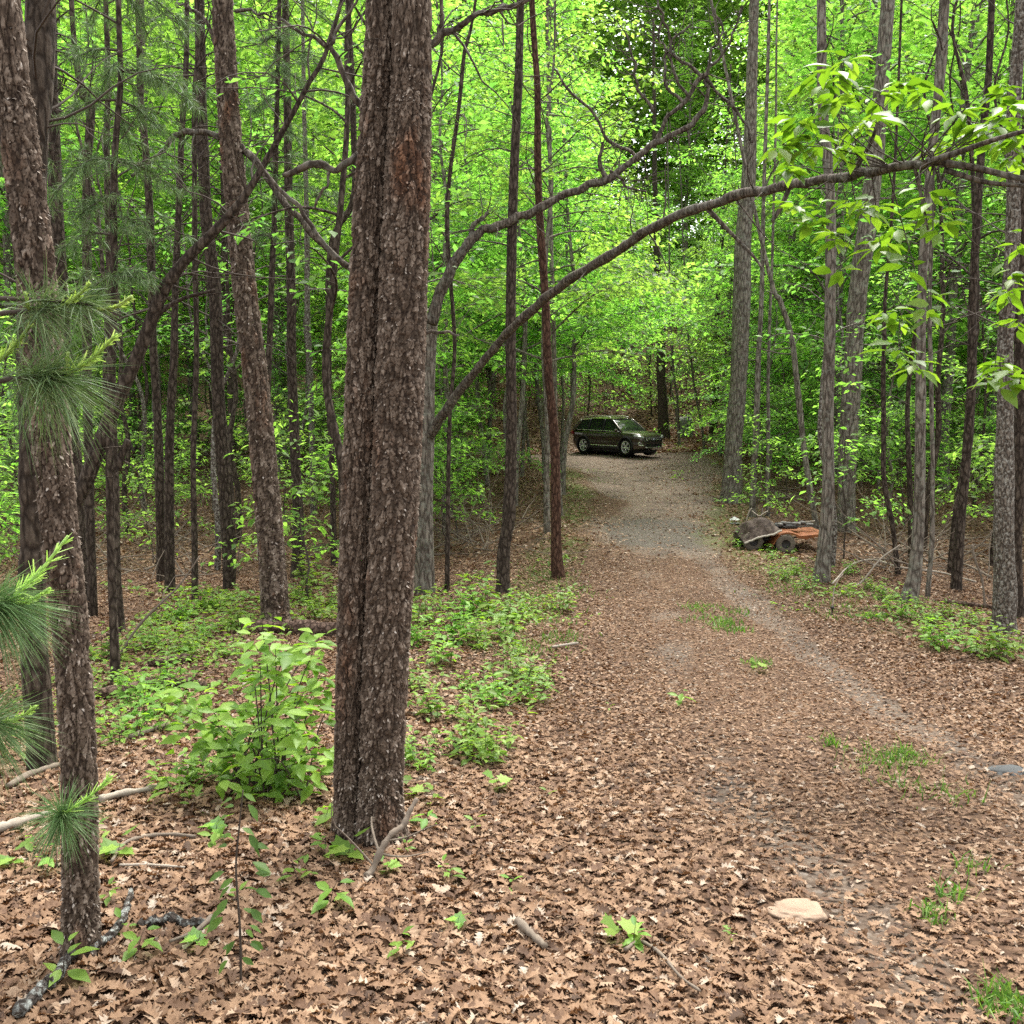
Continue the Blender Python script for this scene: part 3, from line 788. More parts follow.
# ---- the arching tree
def build_arching():
    Y = gpix(424, 592)[1]
    base = gpix(424, 592)
    root = thing('arching_tree', tuple(base), 'grey tree whose two long limbs arch over the track, one ending in big hanging leaves', 'tree')
    TRUNKS.append((base[0], base[1], .2))
    mb = MB(); C, W = pixpath([(424, 600, 25), (424, 570, 21), (424, 500, 18), (426, 440, 17), (428, 380, 14), (431, 320, 14)], Y); sink(C)
    P = crm(C, 40); V, Fs = tube(P, crm(W[:, None], 40)[:, 0], 14); mb.add(V, Fs)
    rel(mb, 'trunk', M['bark_grey'], root)
    # long arch
    A1 = [(426, 442, 10.64, Y), (446, 410, 9.12, Y - .4), (480, 365, 8.36, Y - 1), (515, 325, 8.74, Y - 1.7), (560, 287, 9.12, Y - 2.6), (600, 262, 9.5, Y - 3.4), (650, 230, 9.5, Y - 4.4), (700, 207, 9.5, Y - 5.4),
          (760, 191, 9.5, Y - 6.4), (820, 180, 9.12, Y - 7.2), (870, 172, 8.36, Y - 7.8), (915, 166, 8.36, Y - 8.2), (935, 161, 7.6, Y - 8.4)]
    mb = MB(); PA, RA = limb_mesh(mb, A1, Y, 10, 0, 110, .03); twigs_on(mb, PA[8:], RA[8:], 22, .9, 0, 3); twigs_on(mb, PA[8:], RA[8:] * .9, 8, .25, 0, 4)
    for b in ([(930, 162, 8, Y - 8.4), (965, 150, 6, Y - 8.6), (1000, 138, 5, Y - 8.8), (1060, 122, 4, Y - 9)],
              [(935, 162, 8, Y - 8.4), (975, 168, 7, Y - 8.5), (1018, 178, 6, Y - 8.6), (1070, 186, 4, Y - 8.8)],
              [(945, 170, 6, Y - 8.4), (985, 182, 5, Y - 8.5), (1024, 186, 4, Y - 8.6)],
              [(850, 176, 6, Y - 7.6), (862, 158, 5, Y - 7.7), (872, 140, 4, Y - 7.8), (880, 115, 3, Y - 7.9)],
              [(705, 206, 6, Y - 5.5), (730, 232, 4, Y - 5.6), (755, 258, 3, Y - 5.7), (765, 275, 2, Y - 5.8)],
              [(790, 186, 5, Y - 6.8), (782, 205, 5, Y - 6.8), (772, 222, 4, Y - 6.8)],
              [(915, 168, 4, Y - 8.2), (922, 200, 3, Y - 8.2), (928, 230, 2, Y - 8.3)]):
        limb_mesh(mb, b, Y, 7)
    rel(mb, 'limb', M['bark_limb'], root)
    # upper limb that breaks into crooked twigs
    A2 = [(431, 325, 11.76), (440, 295, 10.92), (455, 262, 10.08), (470, 240, 9.24), (490, 228, 8.82), (512, 220, 8.4), (540, 207, 7.98), (575, 190, 7.56), (605, 180, 7.14), (630, 163, 6.72), (652, 145, 6.3), (672, 137, 5.88), (690, 126, 5.46), (702, 112, 5.04), (706, 92, 3.78), (706, 76, 3.36)]
    mb = MB(); P2, R2 = limb_mesh(mb, A2, Y - .3, 9, 0, 90, .06); twigs_on(mb, P2[8:], R2[8:], 22, 1.1, 0, 8)
    subs = [[(653, 146, 5), (665, 122, 4), (685, 100, 4), (702, 76, 4), (718, 60, 3), (732, 36, 2.5), (744, 5, 2)],
            [(706, 78, 4), (692, 66, 3.5), (676, 56, 3), (668, 32, 2.5), (660, 10, 2), (656, -12, 2)],
            [(690, 97, 3), (676, 80, 3), (668, 56, 2.6), (660, 40, 2.2), (664, 12, 2)],
            [(683, 103, 3.2), (668, 88, 3), (665, 62, 2.6), (674, 40, 2.2), (690, 24, 2)],
            [(653, 112, 3), (642, 96, 3), (636, 80, 2.6), (633, 54, 2.3), (626, 34, 2)],
            [(640, 160, 3.4), (610, 140, 3), (590, 108, 3), (565, 88, 2.6), (555, 70, 2)],
            [(704, 76, 3.4), (716, 90, 3), (734, 108, 3), (748, 128, 2.6), (752, 142, 2)],
            [(706, 76, 3), (712, 52, 2.6), (722, 34, 2.2), (716, 8, 2)],
            [(470, 238, 5), (478, 222, 4), (490, 214, 3)], [(605, 182, 5), (600, 158, 4), (602, 142, 3)],
            [(612, 170, 3.4), (622, 182, 3), (632, 188, 2.4), (646, 190, 2)]]
    for b in subs:
        Pb, rb = limb_mesh(mb, b, Y - .3, 6, 0, None, .06); twigs_on(mb, Pb, rb, 14, .8, 0, int(b[0][0] + b[1][1]))
    rel(mb, 'limb', M['bark_limb'], root)
    # big hanging leaves
    cl = [(845, 58, 6), (822, 82, 7), (838, 100, 8), (876, 98, 7), (905, 82, 8), (920, 95, 6), (800, 120, 8), (815, 140, 9), (858, 128, 8), (780, 145, 6), (786, 165, 6), (850, 148, 8), (868, 118, 7),
          (1002, 92, 8), (1012, 108, 7), (960, 112, 7), (975, 130, 9), (1002, 142, 9), (948, 140, 6), (1015, 160, 7), (990, 122, 8), (1018, 132, 8), (938, 150, 5),
          (795, 205, 7), (812, 222, 8), (835, 235, 8), (868, 205, 8), (890, 225, 7), (850, 205, 7), (880, 245, 7), (905, 262, 3), (925, 195, 4), (932, 215, 5), (945, 225, 4),
          (890, 312, 7), (920, 288, 3), (930, 310, 6), (900, 320, 4), (898, 350, 6), (912, 365, 6), (1005, 292, 7), (1018, 320, 7), (1012, 275, 6), (1000, 362, 8), (1012, 375, 7), (993, 378, 4), (1020, 240, 5), (836, 75, 5), (838, 270, 3)]
    mb = MB(); r2 = RG(5)
    for k, (px, py, n) in enumerate(cl):
        Yk = Y - 8.0 + r2.uniform(-.7, .7)
        c = at(px, py, Yk)
        # a twig from the nearest limb point or a neighbour above
        d2 = np.linalg.norm(PA - c, axis=1); i = int(np.argmin(d2))
        if d2[i] < 1.0:
            V, Fs = tube(crm([PA[i], (PA[i] + c) / 2 + r2.normal(size=3) * .05, c], 6), np.linspace(.006, .002, 6), 4, False); mb.add(V, Fs, 1)
        elif k:
            q = at(cl[k - 1][0], cl[k - 1][1], Yk)
            V, Fs = tube(crm([q, (q + c) / 2 + r2.normal(size=3) * .04, c], 6), np.linspace(.004, .002, 6), 4, False); mb.add(V, Fs, 1)
        n = int(n * 1.9); a = np.arange(n) * 2.4 + r2.uniform(0, 6)
        D = np.stack([np.cos(a), np.sin(a), r2.uniform(-.9, .15, n)], -1)
        N = np.stack([.45 * np.cos(a), .45 * np.sin(a), np.ones(n)], -1) + r2.normal(size=(n, 3)) * .3
        Pp = c + r2.normal(size=(n, 3)) * .03 + D * .03
        VV, FF = leaves(L6, L6F, Pp, D, N, r2.uniform(.105, .19, n)); mb.add(VV, FF, 0)
    rel(mb, 'foliage', [M['leaf_big'], M['twig']], root)


build_arching()

def build_bough_pines():
    for n_, (lab, pts, Y, bo) in enumerate((
        ('young pine with drooping needled boughs behind the slim leaning pine', [(112, 640, 9), (110, 500, 8), (112, 300, 7), (116, 120, 6), (118, 0, 5)], 9.5,
         [(70, 60), (60, 120), (72, 170), (80, 215), (150, 40), (170, 85), (160, 130), (175, 190), (150, 235), (60, 250), (90, 20), (190, 30), (200, 110), (130, 150), (100, 95), (50, 200), (140, 280), (85, 300)]),
        ('young pine with needled boughs showing between the plated pine and the twin pine', [(268, 585, 8), (268, 450, 7), (272, 300, 6), (276, 150, 5), (280, 0, 4)], 15.5,
         [(300, 30), (325, 60), (315, 100), (290, 70), (262, 40), (255, 110), (330, 20), (300, 140), (345, 95), (240, 170), (320, 165), (270, 90), (310, -10), (285, 200), (335, 200), (250, 240)]))):
        root, Y, P = trunk_tree(pts, lab, M['bark_dark'], 'young_pine', Y, 5, twig=4)
        r2 = RG(800 + n_); mb = MB()
        for (px, py) in bo:
            e = at(px, py, Y + r2.uniform(-.8, .8)); i = int(np.argmin(np.abs(P[:, 2] - (e[2] + .15)))); b = P[i]
            L = np.linalg.norm(e - b); pp = crm([b, (b + e) / 2 + np.array([0, 0, .10 * L]), e], 10)
            V, Fs = tube(pp, np.linspace(.014, .004, 10), 5, False); mb.add(V, Fs, 1)
            for t in (3, 4, 5, 6, 7, 8, 9):
                for q in range(3):
                    o = r2.normal(size=3) * np.array([.16, .16, .06]) * (1 if q else 0)
                    tip = pp[t] + o; d = nrm(pp[t] - pp[t - 1]) + o * 3 + np.array([0, 0, -.1])
                    if q: V, Fs = tube(np.array([pp[t - 1], tip]), [.004, .002], 3, False); mb.add(V, Fs, 1)
                    needle_tuft(mb, tip, d, 34, .13, 0, int(r2.integers(1e6)), 1.1, .7, .0022)
        rel(mb, 'boughs', [M['needle'], M['twig']], root)


build_bough_pines()

# ================================================================== FOREST PROTOTYPES
def hardwood(seed, H, r0, cb, nb, L0, leaf, twd, lpt, tpl=(L2, L2F), wob=.25, e0=35, bare=0):
    r2 = RG(seed)
    zs = np.linspace(0, H, 12)
    tp = np.stack([np.cumsum(r2.normal(0, wob * .25, 12)), np.cumsum(r2.normal(0, wob * .25, 12)), zs], -1); tp[:, :2] -= tp[0, :2]
    tp[0, 2] = -.4
    Pt = crm(tp, 40); rt = r0 * (1 - np.linspace(0, 1, 40) * .88) * (1 + .35 * np.exp(-np.linspace(0, 1, 40) / .02))
    tk = MB(); V, Fs = tube(Pt, rt, 10); tk.add(V, Fs)
    cr = MB(); LP, LD, LN = [], [], []
    ga = r2.uniform(0, 6)
    for i in range(nb):
        u = (i + r2.uniform(0, 1)) / nb
        h = cb + (H * .98 - cb) * u; f = h / H * 39; i0 = min(38, int(f)); p0 = Pt[i0] + (Pt[i0 + 1] - Pt[i0]) * (f - i0)
        ga += 2.4 + r2.normal() * .4
        L = L0 * ((1 - u) ** .6 * .85 + .22) * r2.uniform(.65, 1.2)
        el = R(e0 + 25 * u + r2.normal() * 10); d = np.array([math.cos(ga) * math.cos(el), math.sin(ga) * math.cos(el), math.sin(el)])
        pts = [p0]; ns = 6
        for k in range(ns):
            d = nrm(d + r2.normal(size=3) * .12 + np.array([0, 0, -.13])); pts.append(pts[-1] + d * L / ns)
        Pb = crm(pts, 12); rb0 = min(rt[i0] * .5, .012 + .012 * L)
        V, Fs = tube(Pb, np.linspace(rb0, .004, 12), 5, False); tk.add(V, Fs)
        nt = max(3, int(twd * L))
        for j in range(nt):
            t = .22 + .78 * (j + r2.uniform(0, 1)) / nt; ii = min(10, int(t * 11)); q = Pb[ii] + (Pb[ii + 1] - Pb[ii]) * (t * 11 - ii)
            td = nrm(Pb[ii + 1] - Pb[ii]); hz = np.array([-td[1], td[0], 0.]); hz /= np.linalg.norm(hz) + 1e-6
            sg = 1 if j % 2 else -1; a = R(r2.uniform(30, 75))
            dd = nrm(td * math.cos(a) + hz * sg * math.sin(a) + np.array([0, 0, r2.uniform(-.25, .2)]))
            lt = max(.25, L * .34 * (1.15 - .6 * t) * r2.uniform(.6, 1.3))
            e = q + dd * lt + np.array([0, 0, -.06 * lt])
            V, Fs = tube(np.array([q, (q + e) / 2 + np.array([0, 0, .02 * lt]), e]), [.006, .004, .002], 3, False); cr.add(V, Fs, 1)
            nl = max(3, int(lpt * lt)); s = r2.uniform(.1, 1.03, nl)
            perp = nrm(np.cross(np.array([0, 0, 1.]), dd))
            sd = np.where(np.arange(nl) % 2, 1, -1)[:, None]
            pp = q + dd * (s * lt)[:, None] + perp * sd * r2.uniform(0, leaf * .8, nl)[:, None] + r2.normal(size=(nl, 3)) * np.array([leaf * .5, leaf * .5, leaf * .55])
            LP.append(pp); LD.append(dd * .6 + perp * sd * .8 + r2.normal(size=(nl, 3)) * .35 + np.array([0, 0, -.25]))
            LN.append(np.array([0, 0, 1.]) + r2.normal(size=(nl, 3)) * .42)
    P = np.concatenate(LP); D = np.concatenate(LD); N = np.concatenate(LN)
    V, Fc = leaves(tpl[0], tpl[1], P, D, N, r2.uniform(.5, 1.4, len(P)) * leaf); cr.add(V, Fc, 0)
    return tk, cr


def proto(name, label, cat, group, tk, cr, bark, leafm):
    root = thing(name, (0, 0, -500), label, cat, group)
    tk.build('trunk', bark, root); cr.build('crown', [leafm, M['twig']], root)
    return root


PROTO = {}
for k in range(4):
    tk, cr = hardwood(100 + k, 22 + 2 * k, .20, 4.0 + k * .6, 56, 4.6, .27, 3.4, 15)
    PROTO['tall%d' % k] = (tk, cr, M['bark_grey'], M['leaf'])
for k in range(4):
    tk, cr = hardwood(200 + k, 6.5 + 1.2 * k, .05, 1.1, 36, 2.6, .125, 5.0, 26, wob=.3, e0=25)
    PROTO['under%d' % k] = (tk, cr, M['bark_grey'], M['leaf_mid' if k % 2 else 'leaf'])
for k in range(3):
    tk, cr = hardwood(300 + k, 10.5 + 1.8 * k, .075, 3.6, 38, 3.3, .14, 4.8, 27, wob=.35, e0=22)
    PROTO['high%d' % k] = (tk, cr, M['bark_grey'], M['leaf_mid' if k == 1 else 'leaf'])
for k in range(3):
    tk, cr = hardwood(400 + k, 2.6 + .5 * k, .018, .5, 18, 1.2, .115, 6.5, 22, tpl=(L6, L6F), wob=.15, e0=25)
    PROTO['small%d' % k] = (tk, cr, M['twig'], M['leaf'])
for k in range(2):
    tk, cr = hardwood(500 + k, 17 + 2 * k, .12, 6.0, 40, 3.4, .2, 3.6, 15, wob=.2)
    PROTO['shade%d' % k] = (tk, cr, M['bark_dark'], M['leaf_dark'])
for k in range(2):
    tk, cr = hardwood(700 + k, 8 + 2 * k, .055, 3.2, 14, 1.6, .13, 4.0, 14, wob=.5)
    PROTO['pole%d' % k] = (tk, cr, M['bark_dark' if k else 'bark_pale'], M['leaf_mid'])
for k in range(2):
    tk, cr = hardwood(600 + k, 7 + 1.5 * k, .05, 1.4, 34, 2.5, .11, 4.6, 22, wob=.3, e0=20)
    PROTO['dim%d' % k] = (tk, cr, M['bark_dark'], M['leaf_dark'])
BUILT = {}
NAMES = {'tall': 'tall_tree', 'under': 'understory_tree', 'high': 'overhanging_tree', 'small': 'sapling', 'shade': 'shaded_tree', 'dim': 'shaded_understory_tree', 'pole': 'thin_tree'}


def plant(kind, x, y, label, group, scale=1.0, rz=None, cat='tree', dz=0.0):
    if kind not in BUILT:
        tk, cr, b, l = PROTO[kind]
        root = thing(NAMES[kind[:-1]], (0, 0, 0), label, cat, group)
        tk.build('trunk', b, root); cr.build('crown', [l, M['twig']], root); BUILT[kind] = root
    else:
        root = copy_tree(BUILT[kind])
    root.location = (x, y, g1(x, y) + dz); root.scale = (scale,) * 3
    root.rotation_euler = (0, 0, rng.uniform(0, 6.28) if rz is None else rz)
    tag(root, label, cat, group)
    return root


def px_of(x, y): return 512 + F * x / max(y, .1)


def clear(x, y, m=.4):
    return (x < np.interp(y, RY, RXL) - m) or (x > np.interp(y, RY, RXR) + m) or y > 52


placed = [(t[0], t[1]) for t in TRUNKS]


def scatter(n, yr, pxr, mind, ok=lambda x, y: True, seed=0, bias=1.0):
    r2 = RG(seed); out = []; tries = 0
    while len(out) < n and tries < 20000:
        tries += 1
        y = yr[0] + (yr[1] - yr[0]) * r2.uniform() ** bias; px = r2.uniform(*pxr); x = (px - 512) / F * y
        if not clear(x, y) or not ok(x, y): continue
        if any((x - a) ** 2 + (y - b) ** 2 < mind ** 2 for a, b in placed): continue
        out.append((x, y)); placed.append((x, y))
    return out


# far hillside canopy
for i, (x, y) in enumerate(scatter(62, (56, 92), (-120, 1150), 3.2, lambda x, y: y > 80 or not (590 < px_of(x, y) < 740), seed=1)):
    plant('tall%d' % (i % 4), x, y, 'tall bright green tree on the slope beyond the car', 'trees on the far slope', rng.uniform(1.0, 1.3))
for i, (x, y) in enumerate(scatter(23, (30, 54), (-100, 480), 3.4, seed=2)):
    plant('tall%d' % (i % 4), x, y, 'tall leafy tree deep in the woods left of the track', 'tall trees in the left woods', rng.uniform(.8, 1.05))
for i, (x, y) in enumerate(scatter(22, (30, 54), (740, 1130), 3.4, seed=3)):
    plant('tall%d' % (i % 4), x, y, 'tall leafy tree deep in the woods right of the track', 'tall trees in the right woods', rng.uniform(.8, 1.05))
# the wood beyond, one leafy mass
def distant_woods():
    r2 = RG(33); n = 2100; m = 190
    cy_ = r2.uniform(95, 112, n); cx = (r2.uniform(-150, 1180, n) - 512) / F * cy_; h = r2.uniform(0, 1, n) * (38 + 14 * fbm(cx * .06, cy_ * .05, 4))
    c = np.stack([cx, cy_, ground(cx, cy_) + 1 + h], -1)
    P = (c[:, None] + r2.normal(size=(n, m, 3)) * np.array([2.1, 2.1, .9])).reshape(-1, 3); k = len(P)
    D = r2.normal(size=(k, 3)) * np.array([1, 1, .5]); V, Fc = leaves(L2, L2F, P, D, np.array([0, 0, 1.]) + r2.normal(size=(k, 3)) * .5, r2.uniform(.5, .95, k))
    mb = MB(); mb.add(V, Fc); o = mb.build('distant_woods', M['leaf']); tag(o, 'bright green mass of woods farther up the slope', 'woods', kind='stuff')


distant_woods()
for i, (x, y) in enumerate(scatter(12, (51, 60), (560, 790), 1.0, seed=22)):
    plant('small%d' % (i % 3), x, y, 'leafy sapling on the brown bank behind the car', 'saplings on the bank behind the car', rng.uniform(1.0, 1.6), cat='sapling')
for i, (x, y) in enumerate(scatter(16, (52, 64), (560, 790), .9, seed=23)):
    plant('pole%d' % (i % 2), x, y, 'thin bare-stemmed tree on the bank behind the car', 'thin trees on the bank behind the car', rng.uniform(.8, 1.2))
for i, (x, y) in enumerate(scatter(20, (11, 32), (30, 480), 1.0, lambda x, y: True, 24)):
    plant('pole%d' % (i % 2), x, y, 'thin bare-stemmed tree in the woods left of the track', 'thin trees in the left woods', rng.uniform(.8, 1.3))
for i, (x, y) in enumerate(scatter(12, (14, 34), (835, 1060), 1.0, lambda x, y: True, 25)):
    plant('pole%d' % (i % 2), x, y, 'thin bare-stemmed tree in the woods right of the track', 'thin trees in the right woods', rng.uniform(.8, 1.3))
# understorey
car_view = lambda x, y: not (470 < px_of(x, y) < 745) and not (y < 21 and 735 < px_of(x, y) < 835)
for i, (x, y) in enumerate(scatter(34, (17, 48), (-60, 470), 2.3, car_view, 4)):
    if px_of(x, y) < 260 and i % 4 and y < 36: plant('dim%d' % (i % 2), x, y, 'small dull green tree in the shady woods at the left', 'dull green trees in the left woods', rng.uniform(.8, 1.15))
    else: plant('under%d' % (i % 4), x, y, 'small layered green tree in the woods left of the track', 'understory trees in the left woods', rng.uniform(.8, 1.15))
for i, (x, y) in enumerate(scatter(34, (15, 48), (750, 1100), 2.2, car_view, 5)):
    plant('under%d' % (i % 4), x, y, 'small layered green tree in the woods right of the track', 'understory trees in the right woods', rng.uniform(.75, 1.1))
for i, (x, y) in enumerate(scatter(18, (21, 50), (430, 600), 1.8, lambda x, y: x < np.interp(y, RY, RXL) - .3 and not (563 < px_of(x, y) < 680), 6)):
    plant('high%d' % (i % 3), x, y, 'bright green tree with sprays hanging over the left edge of the track', 'trees overhanging the track', rng.uniform(.85, 1.15))
for i, (x, y) in enumerate(scatter(14, (24, 50), (690, 820), 2.0, lambda x, y: x > np.interp(y, RY, RXR) + .2, 7)):
    plant('high%d' % (i % 3), x, y, 'bright green tree with flat sprays on the right side of the gravel turn', 'trees overhanging the gravel turn', rng.uniform(.85, 1.15))
for i, (x, y) in enumerate(scatter(18, (53, 72), (470, 860), 1.6, lambda x, y: y > 57 or not (575 < px_of(x, y) < 775), 8)):
    plant('high%d' % (i % 3), x, y, 'leafy tree on the brown slope just behind the car', 'trees just behind the car', rng.uniform(.8, 1.1), dz=.3)
for i, (x, y) in enumerate(scatter(38, (12, 30), (-60, 470), 1.2, car_view, 9)):
    plant('small%d' % (i % 3), x, y, 'low leafy sapling in the shade of the left woods', 'saplings in the left woods', rng.uniform(.7, 1.2), cat='sapling')
for i, (x, y) in enumerate(scatter(20, (15, 34), (750, 1080), 1.2, car_view, 10)):
    plant('small%d' % (i % 3), x, y, 'low leafy sapling in the woods right of the track', 'saplings in the right woods', rng.uniform(.7, 1.2), cat='sapling')
for i, (x, y) in enumerate(scatter(8, (13, 32), (-80, 420), 2.2, car_view, 11)):
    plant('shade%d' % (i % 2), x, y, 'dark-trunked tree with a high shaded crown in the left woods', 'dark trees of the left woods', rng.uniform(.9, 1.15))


# ================================================================== LITTER
STONES = [(*gpix(795, 910)[:2], .12)]


def build_litter():
    r2 = RG(12)

    def pts(n, y0, y1, pad):
        y = y0 + (y1 - y0) * r2.uniform(0, 1, n) ** 1.0; hw = y * .56 + pad
        x = r2.uniform(-1, 1, n) * hw
        return x, y

    def keep(x, y, lo):
        m = track_mask(x, y)
        k = r2.uniform(0, 1, len(x)) > m * lo
        for sx, sy, sr in STONES: k &= ((x - sx) / sr) ** 2 + ((y - sy) / sr) ** 2 > 1
        for tx, ty, tr in TRUNKS:
            k &= (x - tx) ** 2 + (y - ty) ** 2 > (tr * .95) ** 2
        return x[k], y[k]

    def lay(mb, tpls, x, y, size, tilt, lift):
        e = .05; gx = (ground(x + e, y) - ground(x - e, y)) / (2 * e); gy = (ground(x, y + e) - ground(x, y - e)) / (2 * e)
        z = ground(x, y) - .035 * track_mask(x, y)
        N = np.stack([-gx, -gy, np.ones_like(x)], -1) + r2.normal(size=(len(x), 3)) * tilt
        a = r2.uniform(0, 2 * PI, len(x)); D = np.stack([np.cos(a), np.sin(a), np.zeros_like(a)], -1); N = nrm(N)
        D = nrm(D - N * np.sum(D * N, 1)[:, None])
        P = np.stack([x, y, z + r2.uniform(.2, 1, len(x)) * lift], -1)
        worn = np.exp(-((x - np.interp(y, [0, 9, 20], [2.2, 2.4, 3.1])) / np.interp(y, [0, 9, 20], [1.7, 1.5, 1.3])) ** 2)
        N = nrm(N * np.stack([1 - .55 * worn, 1 - .55 * worn, 1 + 0 * worn], -1)); P[:, 2] -= .6 * lift * .5 * worn
        S = size * r2.uniform(.4, 1.3, len(x)) * (1 - .38 * worn); ti = r2.integers(0, len(tpls), len(x))
        for k, (T, Fc) in enumerate(tpls):
            q = ti == k
            V, FF = leaves(T, Fc, P[q], D[q], N[q], S[q]); mb.add(V, FF, 0)

    oaks = [oak_template(c * .7, b * .8, t * .7, p) for c, b, t, p in ((.7, .5, .4, 1), (-.9, -.4, -.4, 1.1), (1.6, .7, .6, .8), (.4, -.7, 1.0, 1.1), (-1.4, .6, -.7, .9), (2.2, -.3, .4, .75), (.6, .35, -1.1, 1.15), (-2.0, .3, .5, .8), (.2, .2, .2, 1.3))]
    dead = [dead_template(c, b) for c, b in ((.5, .3), (-.5, .3), (.9, -.3), (.2, .6), (-.8, .5))]
    mb = MB()
    x, y = pts(56000, 1.3, 7.0, .8); x, y = keep(x, y, .6); lay(mb, oaks, x, y, .082, .22, .02)
    o = mb.build('leaf_litter', M['litter']); tag(o, 'brown dead oak leaves covering the near ground', 'leaf litter', kind='stuff')
    mb = MB()
    x, y = pts(120000, 7.0, 18, 1); x, y = keep(x, y, .55); lay(mb, dead, x, y, .058, .34, .022)
    x, y = pts(80000, 18, 46, 1); x, y = keep(x, y, .72); lay(mb, [(L2 - np.array([.5, 0, 0]), L2F)], x, y, .11, .45, .03)
    y = r2.uniform(46, 76, 60000); x = r2.uniform(-2, 17, 60000) * (y / 50); lay(mb, [(L2 - np.array([.5, 0, 0]), L2F)], x, y, .24, .5, .05)
    o = mb.build('leaf_litter', M['litter']); tag(o, 'brown dead leaves covering the track and woods farther off', 'leaf litter', kind='stuff')


build_litter()

# ================================================================== LOW PLANTS
def stem_leaves(mb, r2, base, h, lean, n, leaf, tpl=(L6, L6F), opp=True, mat=0, stem=1, rad=.003):
    d = nrm(np.array([lean[0], lean[1], 1.])); pts = [np.array(base)]
    for k in range(4):
        d = nrm(d + np.array([lean[0], lean[1], 0]) * .25 + r2.normal(size=3) * .08); pts.append(pts[-1] + d * h / 4)
    P = crm(pts, 12); V, Fs = tube(P, np.linspace(rad, rad * .4, 12), 4, False); mb.add(V, Fs, stem)
    t = np.clip(np.linspace(.25, 1, n) + r2.normal(0, .03, n), 0, 1); i = np.minimum(11, (t * 11).astype(int))
    a = np.where(np.arange(n) % 2, PI, 0) + (np.arange(n) // 2) * 1.6 + r2.uniform(0, 6) + r2.normal(size=n) * .3
    D = np.stack([np.cos(a), np.sin(a), r2.uniform(-.35, .45, n)], -1)
    N = np.stack([-.25 * np.cos(a), -.25 * np.sin(a), np.ones(n)], -1) + r2.normal(size=(n, 3)) * .25
    S = leaf * r2.uniform(.6, 1.2, n) * (1.1 - .35 * t)
    V, Fc = leaves(tpl[0], tpl[1], P[i] + D * .012, D, N, S); mb.add(V, Fc, mat)


def shrub(seed, stems, h, spread, leaf, per):
    r2 = RG(seed); mb = MB(); st = MB()
    for k in range(stems):
        a = r2.uniform(0, 6.28); q = r2.uniform(.05, 1)
        stem_leaves(mb, r2, (math.cos(a) * spread * .35 * q, math.sin(a) * spread * .35 * q, -.03), h * r2.uniform(.5, 1.1), (math.cos(a) * spread * q * .7, math.sin(a) * spread * q * .7), per, leaf)
    return mb


LOW = {}


def low(kind, px, py, label, group, scale=1.0, name='seedling', cat='plant', P=None):
    P = gpix(px, py) if P is None else P
    if kind not in LOW:
        mb, mats = LOWGEN[kind]()
        o = mb.build(name, mats); LOW[kind] = o
    else:
        o = LOW[kind].copy(); COL.objects.link(o); o.name = name
    o.location = (P[0], P[1], P[2] + .025); o.rotation_euler = (0, 0, rng.uniform(0, 6.28)); o.scale = (scale,) * 3
    tag(o, label, cat, group); return o


def seedling(seed, n, leaf, h, tpl):
    r2 = RG(seed); mb = MB(); stem_leaves(mb, r2, (0, 0, -.02), h, (.15, .1), n, leaf, tpl, rad=.0018); return mb, [M['leaf_low'], M['twig']]


LOWGEN = {'s0': lambda: seedling(1, 4, .07, .07, (L6, L6F)), 's1': lambda: seedling(2, 6, .08, .1, (L6, L6F)), 's2': lambda: seedling(3, 4, .085, .09, (LM, LMF)), 's3': lambda: seedling(4, 7, .06, .12, (L6, L6F)),
          'b0': lambda: (shrub(11, 12, .42, .55, .115, 8), [M['leaf_low'], M['twig']]), 'b1': lambda: (shrub(12, 9, .3, .45, .075, 8), [M['leaf_low'], M['twig']]), 'b2': lambda: (shrub(13, 14, .36, .7, .10, 8), [M['leaf_low'], M['twig']])}

# the bright shrub left of the twin pine
def build_shrub():
    P = gpix(268, 790)
    root = thing('shrub', tuple(P), 'bright green broad-leaved shrub growing left of the twin pine', 'shrub')
    r2 = RG(77); fo = MB(); 
    k = F / P[1]
    for (px, py) in [(205, 705), (225, 690), (215, 735), (240, 715), (250, 665), (262, 690), (275, 650), (290, 645), (285, 680), (300, 665), (315, 650), (325, 640), (310, 690), (330, 670), (270, 720), (295, 715), (320, 715),
                     (240, 745), (262, 750), (285, 745), (310, 740), (225, 760), (330, 740), (335, 700), (252, 770), (232, 728), (298, 635), (268, 672), (340, 755), (318, 765), (280, 770), (210, 720), (255, 640), (278, 700), (305, 725), (196, 742), (208, 772), (228, 788), (255, 798), (285, 802), (312, 792), (202, 722), (195, 705), (218, 800), (245, 775), (270, 792), (330, 775)]:
        c = at(px + r2.normal() * 7 - 4, py + r2.normal() * 7, P[1] + r2.uniform(-.5, .5))
        b = np.array([P[0] + r2.normal() * .12, P[1] + r2.normal() * .12, 0]); b[2] = g1(b[0], b[1]) - .03
        mid = (b + c) / 2 + np.array([0, 0, .12]); pp = crm([b, mid, c], 9)
        V, Fs = tube(pp, np.linspace(.006, .002, 9), 4, False); fo.add(V, Fs, 1)
        n = 15; a = np.arange(n) * 2.4 + r2.uniform(0, 6)
        D = np.stack([np.cos(a), np.sin(a), r2.uniform(-.45, .3, n)], -1); N = np.array([0, -.15, 1.]) + r2.normal(size=(n, 3)) * .3
        q = c + r2.normal(size=(n, 3)) * np.array([.05, .05, .05]) - nrm(c - mid) * r2.uniform(0, .18, n)[:, None] + D * .02
        V, Fc = leaves(L6, L6F, q, D, N, r2.uniform(.085, .14, n)); fo.add(V, Fc, 0)
    rel(fo, 'foliage', [M['leaf_low'], M['twig']], root)


build_shrub()

